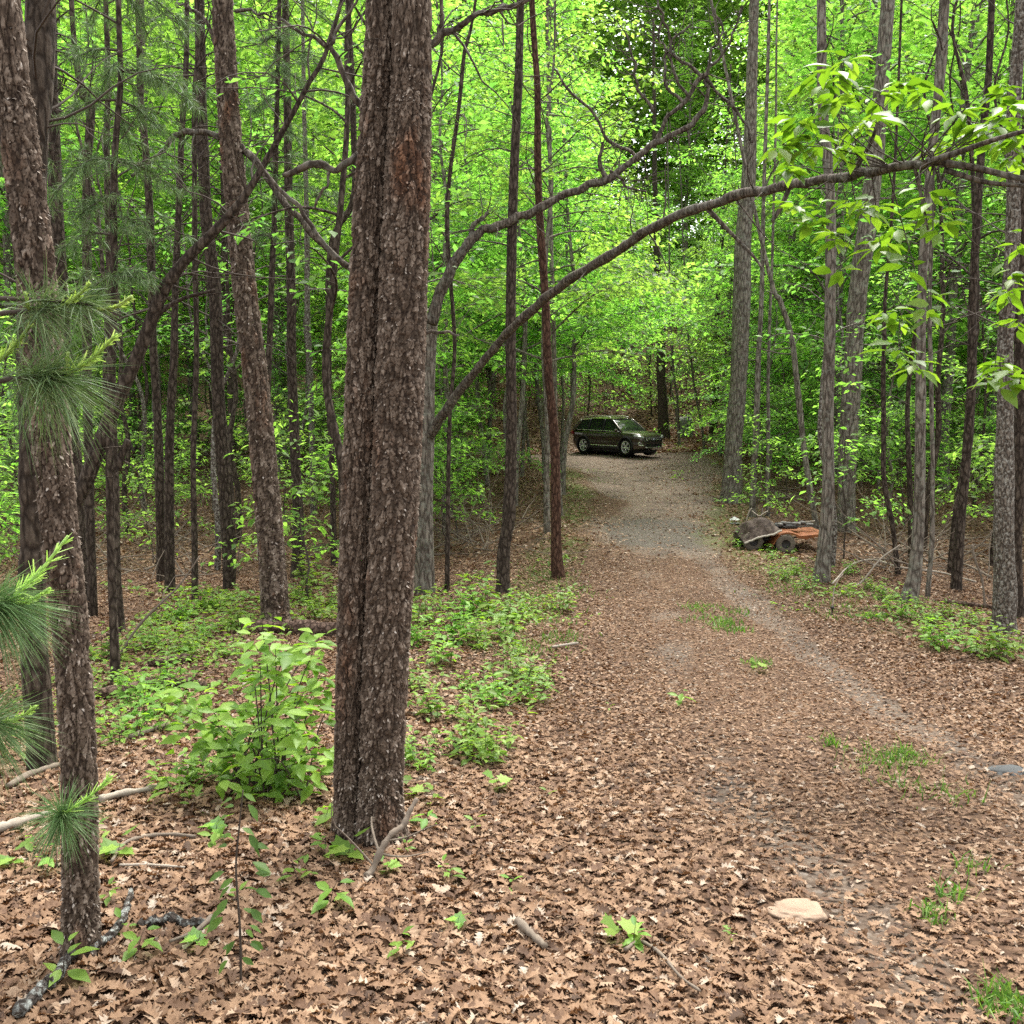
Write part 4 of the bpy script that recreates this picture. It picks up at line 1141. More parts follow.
# slender sapling in the left foreground
def build_thin_sapling():
    P = gpix(240, 985); Y = P[1]
    root = thing('sapling', tuple(P), 'slender sapling with drooping dark green leaves in the left foreground leaf litter', 'plant')
    mb = MB(); st = MB(); limb_mesh(st, [(241, 988, 2.8), (240, 930, 2.6), (236, 870, 2.2), (239, 830, 1.8), (243, 790, 1.4)], Y, 5)
    rel(st, 'stem', M['twig'], root)
    r2 = RG(3); PX = []
    for py in range(795, 962, 9):
        for s in (-1, 1):
            if r2.uniform() < .8: PX.append((239 + s * r2.uniform(3, 18), py + r2.uniform(-6, 6), s))
    c = np.array([at(p[0], p[1], Y + r2.uniform(-.05, .05)) for p in PX]); n = len(c); s = np.array([p[2] for p in PX])
    D = np.stack([s * r2.uniform(.3, 1, n), r2.normal(size=n) * .4, -r2.uniform(.1, .9, n)], -1)
    N = np.stack([s * .3, -.4 * np.ones(n), np.ones(n)], -1) + r2.normal(size=(n, 3)) * .3
    V, F2 = leaves(L6, L6F, c, D, N, r2.uniform(.045, .075, n)); mb.add(V, F2, 0); rel(mb, 'foliage', [M['leaf_dark']], root)


build_thin_sapling()

for i, (px, py, s) in enumerate([(40, 868, .9), (55, 875, 1.1), (115, 860, 1.0), (62, 985, 1.1), (127, 935, .7), (138, 956, .8), (196, 950, .6), (172, 800, 1.3), (190, 812, 1.2), (212, 848, .8), (214, 836, .8), (298, 885, .8), (310, 880, .7),
                              (330, 908, 1.0), (345, 862, 1.1), (326, 862, .9), (322, 828, 1.2), (340, 826, 1.1), (390, 875, .6), (404, 856, .5), (446, 876, .6), (450, 884, .6), (414, 798, .8), (432, 808, .9), (475, 832, .7), (428, 828, .8),
                              (456, 930, .5), (404, 958, .7), (510, 890, .6), (545, 705, .8), (625, 945, .9), (633, 950, .7), (548, 800, .6), (678, 705, 1.2), (760, 672, 1.1), (730, 945, .4), (610, 710, .5), (37, 850, .7), (10, 870, .7), (100, 845, .8), (235, 905, .7), (485, 770, 1.0), (500, 790, .9), (110, 905, .6)]):
    low('s%d' % (i % 4), px, py, 'small bright green seedling poking through the brown leaves', 'seedlings in the leaf litter', s * 1.35)
for i, (px, py, s) in enumerate([(425, 625, 1.2), (445, 610, 1.3), (460, 640, 1.2), (440, 665, 1.1), (415, 690, .9), (480, 650, 1.1), (500, 640, 1.0), (520, 655, 1.0), (535, 680, .8), (505, 690, .9), (470, 690, .9), (490, 705, .9), (525, 705, .8), (540, 690, .7), (465, 620, 1.2),
                              (485, 615, 1.2), (455, 760, .75), (475, 750, .8), (490, 762, .7), (405, 760, .7), (415, 770, .7), (510, 620, 1.0), (530, 610, .9), (415, 645, 1.0), (300, 600, 1.1), (330, 605, 1.2), (320, 620, 1.0), (315, 585, 1.2), (200, 640, .9), (185, 655, .9), (150, 650, .9),
                              (230, 655, .8), (165, 690, .8), (140, 705, .8), (120, 690, .8), (170, 715, .8), (135, 735, .8), (180, 730, .7), (105, 660, .9), (240, 630, .9), (150, 625, .9), (185, 620, .9), (205, 610, .9), (395, 700, .8), (440, 720, .8), (560, 610, .8), (120, 745, .7), (178, 790, .7)]):
    low('b%d' % (i % 3), px, py, 'low leafy green plant on the forest floor left of the track', 'low plants left of the track', s * rng.uniform(.9, 1.35), 'low_plant')
for i, (px, py, s) in enumerate([(945, 650, 1.0), (960, 640, 1.0), (985, 655, 1.3), (1005, 660, 1.3), (1018, 650, 1.2), (925, 640, .9), (905, 618, 1.0), (915, 610, .9), (890, 610, .8), (870, 590, .7), (775, 575, .9), (785, 580, 1.0), (805, 590, 1.0), (770, 560, .8), (930, 625, .9), (950, 618, .9), (975, 625, .9), (795, 575, .9), (745, 548, 1.1), (735, 545, 1.0), (885, 600, .8), (850, 575, .8)]):
    low('b%d' % (i % 3), px, py, 'low leafy green plant along the right edge of the track', 'low plants right of the track', s * rng.uniform(.7, 1.1), 'low_plant')


def build_grass():
    r2 = RG(9)
    spots = [(700, 608, 14, 90), (718, 622, 18, 160), (730, 630, 14, 120), (735, 612, 16, 60), (830, 745, 8, 60), (875, 618, 10, 130), (880, 765, 30, 120), (905, 758, 22, 150), (940, 795, 30, 70), (1005, 1005, 22, 170), (950, 900, 12, 40), (930, 915, 12, 50), (845, 610, 30, 130), (860, 595, 30, 130),
             (590, 470, 12, 60), (592, 480, 12, 60), (760, 665, 10, 60), (965, 610, 40, 100), (975, 870, 15, 30), (895, 785, 22, 30), (790, 590, 25, 140), (540, 620, 25, 140), (560, 640, 20, 120), (570, 590, 20, 120), (535, 600, 20, 130), (530, 650, 25, 130), (545, 575, 18, 120)]
    B = []
    for px, py, rad, n in spots:
        c = gpix(px, py); k = c[1] / F * rad
        x = c[0] + r2.normal(size=n) * k * .7; y = c[1] + r2.normal(size=n) * k * .9
        B.append(np.stack([x, y, ground(x, y) - .04 * track_mask(x, y)], -1))
    B = np.concatenate(B); n = len(B)
    D = nrm(np.stack([r2.normal(size=n) * .5, r2.normal(size=n) * .5, np.ones(n)], -1)); L = r2.uniform(.04, .13, n)
    side = nrm(np.cross(D, r2.normal(size=(n, 3)))); w = np.where(B[:, 1] > 8, .007, .004)[:, None]
    m1 = B + D * (L * .55)[:, None]; tip = B + (D + r2.normal(size=(n, 3)) * .3) * L[:, None] - np.array([0, 0, .25]) * L[:, None]
    V = np.stack([B - side * w, B + side * w, m1 + side * w * .8, m1 - side * w * .8, tip], 1); off = (np.arange(n) * 5)[:, None, None]
    mb = MB(); mb.add(V.reshape(-1, 3), [(np.array([[[0, 1, 2, 3]]]) + off).reshape(-1, 4), (np.array([[[3, 2, 4]]]) + off).reshape(-1, 3)])
    tag(mb.build('grass', M['grass']), 'thin tufts of grass along the track', 'grass', kind='stuff')
    # ground cover of tiny leaves in the left woods and along both edges
    mb = MB(); P = []
    for (px, py, sx, sy, n) in [(170, 640, 90, 45, 2600), (250, 610, 110, 25, 1600), (120, 700, 70, 40, 900), (470, 640, 60, 50, 1600), (560, 600, 35, 40, 700), (330, 610, 60, 25, 700), (60, 690, 60, 60, 700), (500, 600, 60, 25, 700), (830, 600, 60, 25, 380), (930, 625, 80, 25, 420), (790, 565, 40, 15, 260), (740, 470, 60, 20, 500), (680, 448, 40, 6, 300)]:
        for _ in range(n // 23):
            a, b = px + r2.normal() * sx * .6, py + r2.normal() * sy * .6
            if b < 440: continue
            c = gpix(a, b)
            if c[1] > 60 or fbm(np.array([c[0] * .9]), np.array([c[1] * .7]), 61)[0] < .44: continue
            m = 14; x = c[0] + r2.normal(size=m) * .12; y = c[1] + r2.normal(size=m) * .14
            P.append(np.stack([x, y, ground(x, y) + r2.uniform(.02, .13, m)], -1))
    P = np.concatenate(P); n = len(P); a = r2.uniform(0, 6.28, n)
    V, Fc = leaves(L6, L6F, P, np.stack([np.cos(a), np.sin(a), r2.normal(size=n) * .3], -1), np.array([0, 0, 1.]) + r2.normal(size=(n, 3)) * .3, r2.uniform(.03, .1, n) * np.clip(P[:, 1] / 11, .8, 1.6))
    mb.add(V, Fc); tag(mb.build('ground_cover', M['leaf_low']), 'green ground cover spreading over the forest floor', 'ground cover', kind='stuff')


build_grass()

# ================================================================== STICKS, LOGS, STONES
def stick(pts, label, mat='stick', name='fallen_branch', group=None, n=7, lift=.5, twig=0, wob=0, stand=False):
    """pixel rows (x, y, width) lying on the ground; a 4th value lifts that point by metres"""
    P = []; W = []
    for p in pts:
        if stand and P: q = at(p[0], p[1], P[0][1] + .04 * len(P))
        else:
            q = gpix(p[0], p[1]); q = q + np.array([0, 0, .03 + (p[3] if len(p) > 3 else 0)])
        r = p[2] / 2 * depth(q) / F
        q = q + np.array([0, 0, r * lift]); P.append(q); W.append(r)
    P = np.array(P); c = P.mean(0); loc = (c[0], c[1], P[:, 2].min() - W[0])
    m = max(10, len(pts) * 5); PP = crm(P, m); RR = np.maximum(crm(np.array(W)[:, None], m)[:, 0], .0015)
    RR = RR * (1 + .2 * rng.normal(size=m).clip(-1, 1))
    if wob: PP = PP + rng.normal(size=PP.shape) * wob
    mb = MB(); V, Fs = tube(PP, RR, n); mb.add(V, Fs)
    if twig: twigs_on(mb, PP, RR, twig, .5, 0, int(pts[0][0]))
    o = mb.build(name, M[mat], loc=loc); tag(o, label, 'branch' if 'log' not in name else 'log', group); return o


M['log'] = bark_mat('rotten_log', (.05, .033, .024), (.13, .085, .062), (.22, .16, .125), 20, 20, .8)
M['mossy'] = bark_mat('lichened_branch', (.035, .028, .024), (.075, .062, .052), (.14, .12, .1), 40, 40, .8, (.36, .38, .35), .85, 30)
stick([(366, 884, 8), (372, 872, 7), (382, 850, 7), (392, 835, 6), (403, 827, 6), (410, 812, 5), (417, 800, 5)], 'crooked grey stick propped at the foot of the twin pine', 'stick', twig=4, stand=True)
stick([(355, 812, 2), (370, 788, 2, .2), (388, 786, 2, .22), (402, 798, 2, .1)], 'thin dry twig leaning against the foot of the twin pine', 'stick', stand=True, twig=2)
stick([(20, 1025, 14), (42, 1000, 13), (55, 990, 11), (72, 965, 10), (92, 958, 10), (110, 945, 9), (122, 930, 8), (133, 900, 5)], 'dark branch patched with pale lichen beside the leaning pine foot', 'mossy', wob=.004)
stick([(138, 932, 9), (165, 930, 10), (190, 932, 9), (205, 930, 6)], 'short dark lichened branch right of the leaning pine foot', 'mossy', wob=.004)
stick([(170, 950, 4), (195, 940, 4), (212, 925, 5)], 'small grey stick near the slender sapling', 'stick')
stick([(112, 868, 3), (125, 850, 4), (148, 843, 4), (172, 841, 4), (195, 843, 3)], 'curved thin grey stick right of the leaning pine', 'stick')
stick([(120, 872, 3), (150, 872, 3), (185, 874, 2)], 'straight thin pale stick below the curved grey stick', 'stick_pale')
stick([(-10, 838, 9), (12, 832, 9), (30, 826, 8), (55, 818, 6)], 'bare pale branch lying left of the leaning pine', 'stick_pale')
stick([(100, 806, 7), (122, 800, 7), (145, 796, 6), (165, 790, 5)], 'pale branch lying just right of the leaning pine', 'stick_pale')
stick([(8, 792, 6), (30, 780, 6), (58, 770, 5)], 'grey branch lying among leaves at the far left', 'stick')
stick([(88, 700, 9), (120, 697, 12), (150, 690, 12), (185, 688, 10), (205, 690, 7)], 'grey mossy log lying across the left woods', 'log', 'fallen_log')
stick([(150, 668, 9), (175, 664, 9), (195, 662, 7)], 'short grey log behind the mossy log', 'log', 'fallen_log')
stick([(243, 634, 12), (270, 633, 14), (300, 634, 15), (336, 636, 15)], 'reddish-brown log lying at the foot of the plated pine', 'log', 'fallen_log', n=10)
stick([(118, 660, 2.6), (140, 625, 2.6), (165, 600, 2.2), (180, 585, 1.8), (200, 556, 1.2)], 'forked bare stick leaning upright in the left woods', 'stick', stand=True, twig=3)
stick([(130, 742, 5), (160, 732, 6), (190, 728, 5)], 'thin grey branch left of the bright shrub', 'stick')
stick([(552, 650, 2.5), (565, 648, 3), (578, 646, 2.5)], 'short pale stick on the brown leaves at the left edge of the track', 'stick_pale')
stick([(625, 958, 4), (640, 950, 4), (660, 962, 4), (680, 985, 3), (700, 1000, 3)], 'thin brown twig lying on the track in the foreground', 'stick')
stick([(518, 930, 8), (530, 942, 8), (545, 955, 6)], 'short stubby grey stick in the centre foreground', 'stick')
stick([(832, 592, 1.5, .1), (850, 572, 1.8, .08), (872, 566, 1.8, .08), (900, 574, 2.1, .08), (940, 578, 2.1, .06), (975, 590, 1.8, .1)], 'long pale fallen branch right of the quad bike', 'stick_pale', twig=8)
stick([(850, 590, 1.8), (862, 582, 1.8, .1), (880, 560, 1.8), (900, 545, 1.2)], 'pale branch propped up beside the trunk by the quad bike', 'stick_pale', stand=True, twig=4)
stick([(945, 605, 4.2), (975, 608, 4.8), (1000, 612, 4.8), (1030, 618, 4.2)], 'dark fallen log behind the flecked trunk', 'log', 'fallen_log')
stick([(985, 610, 2.4), (982, 580, 2.4, .4), (975, 560, 2.4, .9), (972, 545, 2.4, 1.1)], 'bent dead stem sagging beside the flecked trunk', 'stick', stand=True, twig=2)
stick([(940, 565, 1.8, .1), (965, 575, 2.4, .15), (990, 585, 2.4, .1)], 'grey fallen branch between the slender and the flecked trunks', 'stick', twig=4)


def brush(name, label, px, py, sx, sy, n, mat, seed, L=1.4, cat='brush pile'):
    r2 = RG(seed); mb = MB(); c0 = gpix(px, py)
    for _ in range(n):
        c = gpix(max(px + r2.normal() * sx * .5, 885 if px > 850 else -200), py + r2.uniform(-1, 1) * sy)
        a = r2.uniform(0, 2 * PI); l = L * r2.uniform(.4, 1.3); d = np.array([math.cos(a), math.sin(a) * .6, r2.uniform(-.1, .7)])
        pts = [c + np.array([0, 0, r2.uniform(.0, .25)])]
        for k in range(4):
            d = nrm(d + r2.normal(size=3) * .2); pts.append(pts[-1] + d * l / 4)
        pts = np.array(pts); pts[:, 2] = np.maximum(pts[:, 2], ground(pts[:, 0], pts[:, 1]) + .02)
        P = crm(pts, 9); r0 = r2.uniform(.006, .02)
        V, Fs = tube(P, np.linspace(r0, .003, 9), 5, False); mb.add(V, Fs)
        twigs_on(mb, P, np.linspace(r0, .003, 9), 2, .4, 0, int(r2.integers(9999)))
    o = mb.build(name, M[mat], loc=tuple(c0)); tag(o, label, cat, kind='stuff')


brush('brush_pile', 'tangle of dead grey brush behind the straight pole-like trunk', 470, 535, 60, 22, 70, 'stick', 1, 2.0)
brush('brush_pile', 'tangle of pale dead branches beneath the trunks right of the quad bike', 915, 560, 90, 22, 60, 'stick', 2, 1.8)
brush('brush_pile', 'tangle of dead twigs in the shade of the left woods', 150, 560, 150, 30, 70, 'stick', 3, 2.2)
brush('brush_pile', 'dead grey brush behind the quad bike', 790, 500, 50, 6, 30, 'stick', 5, 2.0)


def rock(name, loc, size, label, mat, seed, cat='stone', flat=1.0, amp=.55):
    import bmesh
    bm = bmesh.new(); bmesh.ops.create_icosphere(bm, subdivisions=4, radius=1)
    V = np.array([v.co[:] for v in bm.verts]); Fc = np.array([[v.index for v in f.verts] for f in bm.faces]); bm.free()
    n = fbm(V[:, 0] * 1.3 + 5, V[:, 1] * 1.3 + V[:, 2] * .9, seed) - .5; n2 = fbm(V[:, 0] * 5 + 5, V[:, 1] * 5 + V[:, 2] * 4, seed + 3) - .5
    V = V * (1 + amp * n + .25 * amp * n2)[:, None]
    V = np.sign(V) * np.abs(V) ** flat
    V = V * np.array(size)
    mb = MB(); mb.add(V, Fc, 0, True); o = mb.build(name, mat); o.location = loc; tag(o, label, cat); return o


M['stone'] = plain('tan_stone', (.28, .2, .14), .85, .25, vary=.3, scale=18, bump=.5)
M['greystone'] = plain('grey_stone', (.19, .19, .17), .9, .2, vary=.4, scale=3, bump=.6)
q = gpix(795, 912); rock('stone', (q[0], q[1], q[2] - .004), (.115, .085, .032), 'flat tan stone set in the track in the foreground', M['stone'], 5, flat=.7, amp=1.1)
q = gpix(1012, 768); rock('stone', (q[0], q[1], q[2] - .045), (.17, .12, .05), 'dark grey stone at the right edge of the track', plain('dark_stone', (.085, .088, .086), .9, .2, vary=.5, scale=12, bump=.6), 8)
q = gpix(685, 436); rock('boulder', (q[0], q[1], q[2] + .42), (.46, .36, .68), 'grey upright boulder on the slope behind the car', M['greystone'], 13, cat='boulder', flat=.6)
# grey pebbles scattered along the wheel tracks
def pebbles():
    r2 = RG(21); n = 5200
    y = r2.uniform(1.6, 16, n); x = r2.uniform(-.5, 6, n); k = r2.uniform(0, 1, n) < track_mask(x, y) ** 1.4 * .75; x, y = x[k], y[k]; n = len(x)
    T = np.array([[1, 0, 0], [.3, .8, .1], [-.7, .6, 0], [-.9, -.4, .05], [.2, -.9, 0], [.1, .1, .7], [-.2, -.1, -.5]], float)
    Fc = np.array([[0, 1, 5], [1, 2, 5], [2, 3, 5], [3, 4, 5], [4, 0, 5], [1, 0, 6], [2, 1, 6], [3, 2, 6], [4, 3, 6], [0, 4, 6]])
    P = np.stack([x, y, ground(x, y) - .03], -1); a = r2.uniform(0, 6.3, n)
    V, FF = leaves(T, Fc, P, np.stack([np.cos(a), np.sin(a), 0 * a], -1), np.array([0, 0, 1.]) + r2.normal(size=(n, 3)) * .2, r2.uniform(.004, .018, n) ** 1.0)
    t = NT('gravel_stone'); g = t.n('NewGeometry'); c = t.ramp(g.outputs['Random Per Island'], [(0, (.12, .11, .1)), (.6, (.25, .24, .22)), (1, (.45, .43, .4))])
    m = t.done(t.principled(c.outputs[0], .85, .3)); mb = MB(); mb.add(V, FF, 0, False); tag(mb.build('gravel', m), 'small grey gravel stones in the wheel tracks', 'gravel', kind='stuff')


pebbles()

# ================================================================== CAR
def box(mb, c, s, mat=0, rot=None, bev=.0):
    c = np.asarray(c, float); s = np.asarray(s, float) / 2
    if bev:
        V = []; 
        b = min(bev, s.min() * .9)
        for sx in (-1, 1):
            for sy in (-1, 1):
                for sz in (-1, 1):
                    V += [(sx * s[0], sy * (s[1] - b), sz * (s[2] - b)), (sx * (s[0] - b), sy * s[1], sz * (s[2] - b)), (sx * (s[0] - b), sy * (s[1] - b), sz * s[2])]
        V = np.array(V); import bmesh
        bm = bmesh.new(); vs = [bm.verts.new(v) for v in V]; bmesh.ops.convex_hull(bm, input=vs); bm.verts.index_update()
        Vh = np.array([v.co[:] for v in bm.verts]); Fs = {}
        for f in bm.faces: Fs.setdefault(len(f.verts), []).append([v.index for v in f.verts])
        bm.free(); V = Vh; FF = [np.array(q) for q in Fs.values()]
    else:
        V = np.array([[x, y, z] for x in (-1, 1) for y in (-1, 1) for z in (-1, 1)]) * s
        FF = [np.array([[0, 1, 3, 2], [4, 6, 7, 5], [0, 4, 5, 1], [2, 3, 7, 6], [0, 2, 6, 4], [1, 5, 7, 3]])]
    if rot is not None: V = V @ np.array(rot).T
    mb.add(V + c, FF, mat, False)


def lathe(mb, prof, n=28, mat=0, axis='y', c=(0, 0, 0)):
    prof = np.asarray(prof, float); th = np.arange(n) * 2 * PI / n; m = len(prof)
    r = prof[:, 0][:, None]; h = prof[:, 1][:, None]
    X = r * np.cos(th); Z = r * np.sin(th); Yv = h + 0 * th
    V = np.stack([X, Yv, Z], -1) if axis == 'y' else np.stack([X, Z, Yv], -1)
    i = np.arange(m - 1)[:, None] * n; j = np.arange(n)[None]; k = (j + 1) % n
    mb.add(V.reshape(-1, 3) + np.asarray(c), np.stack([i + j, i + k, i + n + k, i + n + j], -1).reshape(-1, 4), mat)


def build_car():
    paint = NT('bronze_paint'); v = paint.coords(); m_p = paint.done(paint.principled(paint.mix(paint.noise(v, 40), (.07, .056, .042), (.09, .073, .056)), .2, .5, .6, None, **{'Coat Weight': 1., 'Coat Roughness': .08}))
    m_glass = plain('tinted_glass', (.012, .014, .013), .06, .6, vary=.1, bump=0)
    m_blk = plain('black_plastic', (.014, .014, .014), .55, .35, vary=.2, bump=.1)
    m_tyre = plain('tyre_rubber', (.018, .017, .016), .85, .2, vary=.3, bump=.2)
    m_rim = plain('alloy', (.6, .6, .58), .35, .5, .4, vary=.1, bump=0)
    m_chr = plain('bright_trim', (.62, .61, .57), .22, .5, .85, vary=.08, bump=0)
    m_lamp = plain('lamp_glass', (.3, .31, .3), .12, .6, .3, vary=.3, scale=30, bump=0)
    a = gpix(624, 460); 
    root = thing('parked_car', (0, 0, 0), 'dark bronze sport utility vehicle parked at the end of the track, facing right', 'car', rz=R(-50))
    B = {}
    W = lambda x: np.interp(x, [-2.5, -2.42, -2.2, -1.6, 0, 1.5, 2.05, 2.3, 2.42, 2.5], [.74, .86, .945, .985, .99, .985, .95, .86, .76, .60])
    ZB = lambda x: np.interp(x, [-2.5, -2.3, -1.9, 1.9, 2.25, 2.5], [.44, .30, .23, .23, .26, .36])
    ZT = lambda x: np.interp(x, [-2.5, -2.44, -2.3, .95, 1.2, 1.8, 2.2, 2.38, 2.46, 2.5], [.92, 1.08, 1.13, 1.12, 1.13, 1.10, 1.03, .93, .84, .74])
    sec = np.array([(0, 0), (.80, 0), (.93, .03), (.985, .13), (1, .33), (.99, .5), (1.0, .68), (.985, .82), (.955, .91), (.90, .965), (.78, .995), (.45, 1.02), (0, 1.03)])
    sec = crm(sec, 40); sec[0, 0] = 0; sec[-1, 0] = 0
    xs = np.linspace(-2.5, 2.5, 140)
    full = np.vstack([sec, (sec * np.array([-1, 1]))[-2:0:-1]])
    n = len(full)
    V = np.array([[x, full[j, 0] * W(x), ZB(x) + full[j, 1] * (ZT(x) - ZB(x))] for x in xs for j in range(n)])
    i = np.arange(139)[:, None] * n; j = np.arange(n)[None]; k = (j + 1) % n
    Q = np.stack([i + j, i + k, i + n + k, i + n + j], -1).reshape(-1, 4)
    c = V[Q].mean(1); wx = (-1.52, 1.50); wr = .385; keep = np.ones(len(Q), bool)
    for w in wx: keep &= ~((np.hypot(c[:, 0] - w, c[:, 2] - wr) < .45) & (np.abs(c[:, 1]) > .6))
    mb = MB(); mb.add(V, Q[keep], 0); mb.add(V[:n], np.arange(n)[None, ::-1]); mb.add(V[-n:], np.arange(n)[None])
    mb.build('body', m_p, root)
    mb = MB()
    for w in wx:
        for s in (1, -1):
            th = np.linspace(-.12 * PI, 1.12 * PI, 24); P = np.stack([w + .46 * np.cos(th), np.full(24, s * .985), wr + .46 * np.sin(th)], -1)
            V, Fs = tube(P, .04, 6); mb.add(V, Fs)
            lathe(mb, [(.45, -.16), (.45, .16), (.05, .16)], 24, 0, 'y', (w, s * .8, wr))
    for s in (1, -1): box(mb, (0, s * .985, .33), (2.15, .06, .12), 0, None, .02)
    box(mb, (-.1, 0, .22), (4.1, 1.6, .26), 0, None, .04)
    mb.build('arch_trim', m_blk, root)
    for s in (1, -1):
        mb = MB(); box(mb, (0, s * 1.012, .42), (1.9, .02, .03), 0, None, .008); mb.build('sill_trim', m_chr, root)
    # greenhouse panes
    def pane(p, name, mat, bow=.0):
        p = [np.array(q, float) for q in p]; m = 7; V = []
        for a_ in np.linspace(0, 1, m):
            for b_ in np.linspace(0, 1, m):
                q = p[0] * (1 - a_) * (1 - b_) + p[1] * a_ * (1 - b_) + p[2] * a_ * b_ + p[3] * (1 - a_) * b_
                nn = np.cross(p[1] - p[0], p[3] - p[0]); nn /= np.linalg.norm(nn)
                V.append(q + nn * bow * 4 * a_ * (1 - a_) * (b_ * (1 - b_) * 4) ** .5)
        i = np.arange(m - 1)[:, None] * m; j = np.arange(m - 1)[None]
        Q = np.stack([i + j, i + m + j, i + m + j + 1, i + j + 1], -1).reshape(-1, 4); mb = MB(); mb.add(np.array(V), Q); return mb.build(name, mat, root)
    pane([(1.18, -.86, 1.10), (1.18, .86, 1.10), (.30, .68, 1.70), (.30, -.68, 1.70)], 'windscreen', m_glass, .06)
    pane([(-2.42, .84, 1.10), (-2.42, -.84, 1.10), (-1.92, -.64, 1.60), (-1.92, .64, 1.60)], 'rear_window', m_glass, .04)
    bel = lambda x: .925 if x > -2 else .88
    for s in (1, -1):
        for x0, x1, t0, t1 in ((1.05, -.12, .26, -.12), (-.16, -1.18, -.16, -1.16), (-1.22, -2.25, -1.2, -1.86)):
            p = [(x0, s * .925, 1.10), (x1, s * .925, 1.10), (t1, s * .715, 1.68 - .06 * max(0, -t1 - .8)), (t0, s * .715, 1.68 - .06 * max(0, -t0 - .8))]
            if s > 0: p = [p[1], p[0], p[3], p[2]]
            pane(p, 'side_window', m_glass, .015)
        for (a_, b_, r_, mt) in (((1.17, s * .90, 1.10), (.28, s * .70, 1.71), .045, m_p), ((-.14, s * .928, 1.10), (-.14, s * .72, 1.69), .035, m_blk), ((-1.2, s * .928, 1.10), (-1.18, s * .72, 1.69), .04, m_blk), ((-2.36, s * .89, 1.08), (-1.9, s * .69, 1.62), .085, m_p)):
            mb = MB(); V, Fs = tube(crm([a_, (np.array(a_) + b_) / 2 + np.array([0, s * .02, .01]), b_], 6), r_, 8); mb.add(V, Fs); mb.build('pillar', mt, root)
        mb = MB(); V, Fs = tube(crm([(1.05, s * .945, 1.115), (-.5, s * .95, 1.13), (-2.3, s * .92, 1.15)], 12), .014, 6); mb.add(V, Fs); mb.build('window_trim', m_chr, root)
        mb = MB(); V, Fs = tube(crm([(.15, s * .66, 1.745), (.0, s * .66, 1.80), (-.9, s * .66, 1.825), (-1.7, s * .65, 1.765), (-1.9, s * .65, 1.68)], 16), .02, 6); mb.add(V, Fs); mb.build('roof_rail', m_chr, root)
        mb = MB(); box(mb, (.92, s * 1.06, 1.17), (.12, .2, .15), 0, None, .045); mb.build('wing_mirror', m_p, root)
        for x in (.15, -.9):
            mb = MB(); V, Fs = tube([(x, s * 1.01, .98), (x - .1, s * 1.03, .985), (x - .2, s * 1.01, .98)], .014, 6); mb.add(V, Fs); mb.build('door_handle', m_p, root)
        # head lamp wraps round the corner
        P = np.array([(2.05, s * .955, .90), (2.22, s * .90, .90), (2.36, s * .80, .86), (2.43, s * .66, .83)]); mb = MB(); PP = crm(P, 10)
        V, Fs = tube(PP, np.linspace(.05, .075, 10), 8); mb.add(V, Fs); mb.build('headlight', m_lamp, root)
        mb = MB(); V, Fs = tube(crm([(2.36, s * .82, .64), (2.30, s * .885, .60), (2.31, s * .88, .52), (2.40, s * .79, .48), (2.47, s * .66, .49)], 14), .03, 7); mb.add(V, Fs); mb.build('fog_light_trim', m_chr, root)
        mb = MB(); box(mb, (-2.4, s * .86, .98), (.14, .22, .2), 0, None, .03); mb.build('tail_light', plain('red_lens', (.18, .01, .01), .2, .5, bump=0), root)
    # roof panel
    mb = MB(); xr = np.linspace(-2.2, .36, 14); yr = np.linspace(-.73, .73, 11)
    V = np.array([[x, y * (1 - .06 * (abs(x + .9) / 1.3) ** 3), 1.70 - .065 * max(0, -x - .8) + .10 * (1 - (y / .73) ** 4) * (1 - (abs(x + .92) / 1.29) ** 4) ** .5 - (.01 if x < -2 else 0)] for x in xr for y in yr])
    i = np.arange(13)[:, None] * 11; j = np.arange(10)[None]; Q = np.stack([i + j, i + 11 + j, i + 12 + j, i + j + 1], -1).reshape(-1, 4)
    mb.add(V, Q); V2 = V.copy(); V2[:, 2] = 1.685 - .065 * np.maximum(0, -V2[:, 0] - .8); mb.add(V2, Q[:, ::-1]); mb.build('roof', m_p, root)
    # nose
    xf = lambda y, z: min(np.interp(abs(y), [.6, .76, .86, .95], [2.5, 2.42, 2.3, 2.05]), np.interp(z, [.74, .84, .93, 1.03], [2.5, 2.46, 2.38, 2.2])) + .018
    def nose(z0, z1, yw, name, mat, nz=5, bars=0, off=0.):
        ys = np.linspace(-yw, yw, 17); zs = np.linspace(z0, z1, nz); V = np.array([[xf(y, z) + off, y, z] for z in zs for y in ys])
        i = np.arange(nz - 1)[:, None] * 17; j = np.arange(16)[None]; Q = np.stack([i + j, i + j + 1, i + 18 + j, i + 17 + j], -1).reshape(-1, 4)
        mb = MB(); mb.add(V, Q); o = mb.build(name, mat, root)
        return o
    nose(.62, .88, .58, 'grille', m_blk)
    for z in (.67, .745, .82):
        mb = MB(); V, Fs = tube([(xf(y, z) + .012, y, z) for y in np.linspace(-.56, .56, 13)], .014, 6); mb.add(V, Fs); mb.build('grille_bar', m_chr if z > .7 else m_p, root)
    nose(.43, .55, .55, 'air_intake', m_blk)
    mb = MB(); V, Fs = tube([(xf(y, .4) + .0, y, .375 + .02 * abs(y)) for y in np.linspace(-.6, .6, 11)], .03, 6); mb.add(V, Fs); mb.build('bumper_trim', m_chr, root)
    mb = MB(); lathe(mb, [(.0, .03), (.09, .03), (.095, 0.), (.09, -.01)], 20, 0, 'z')
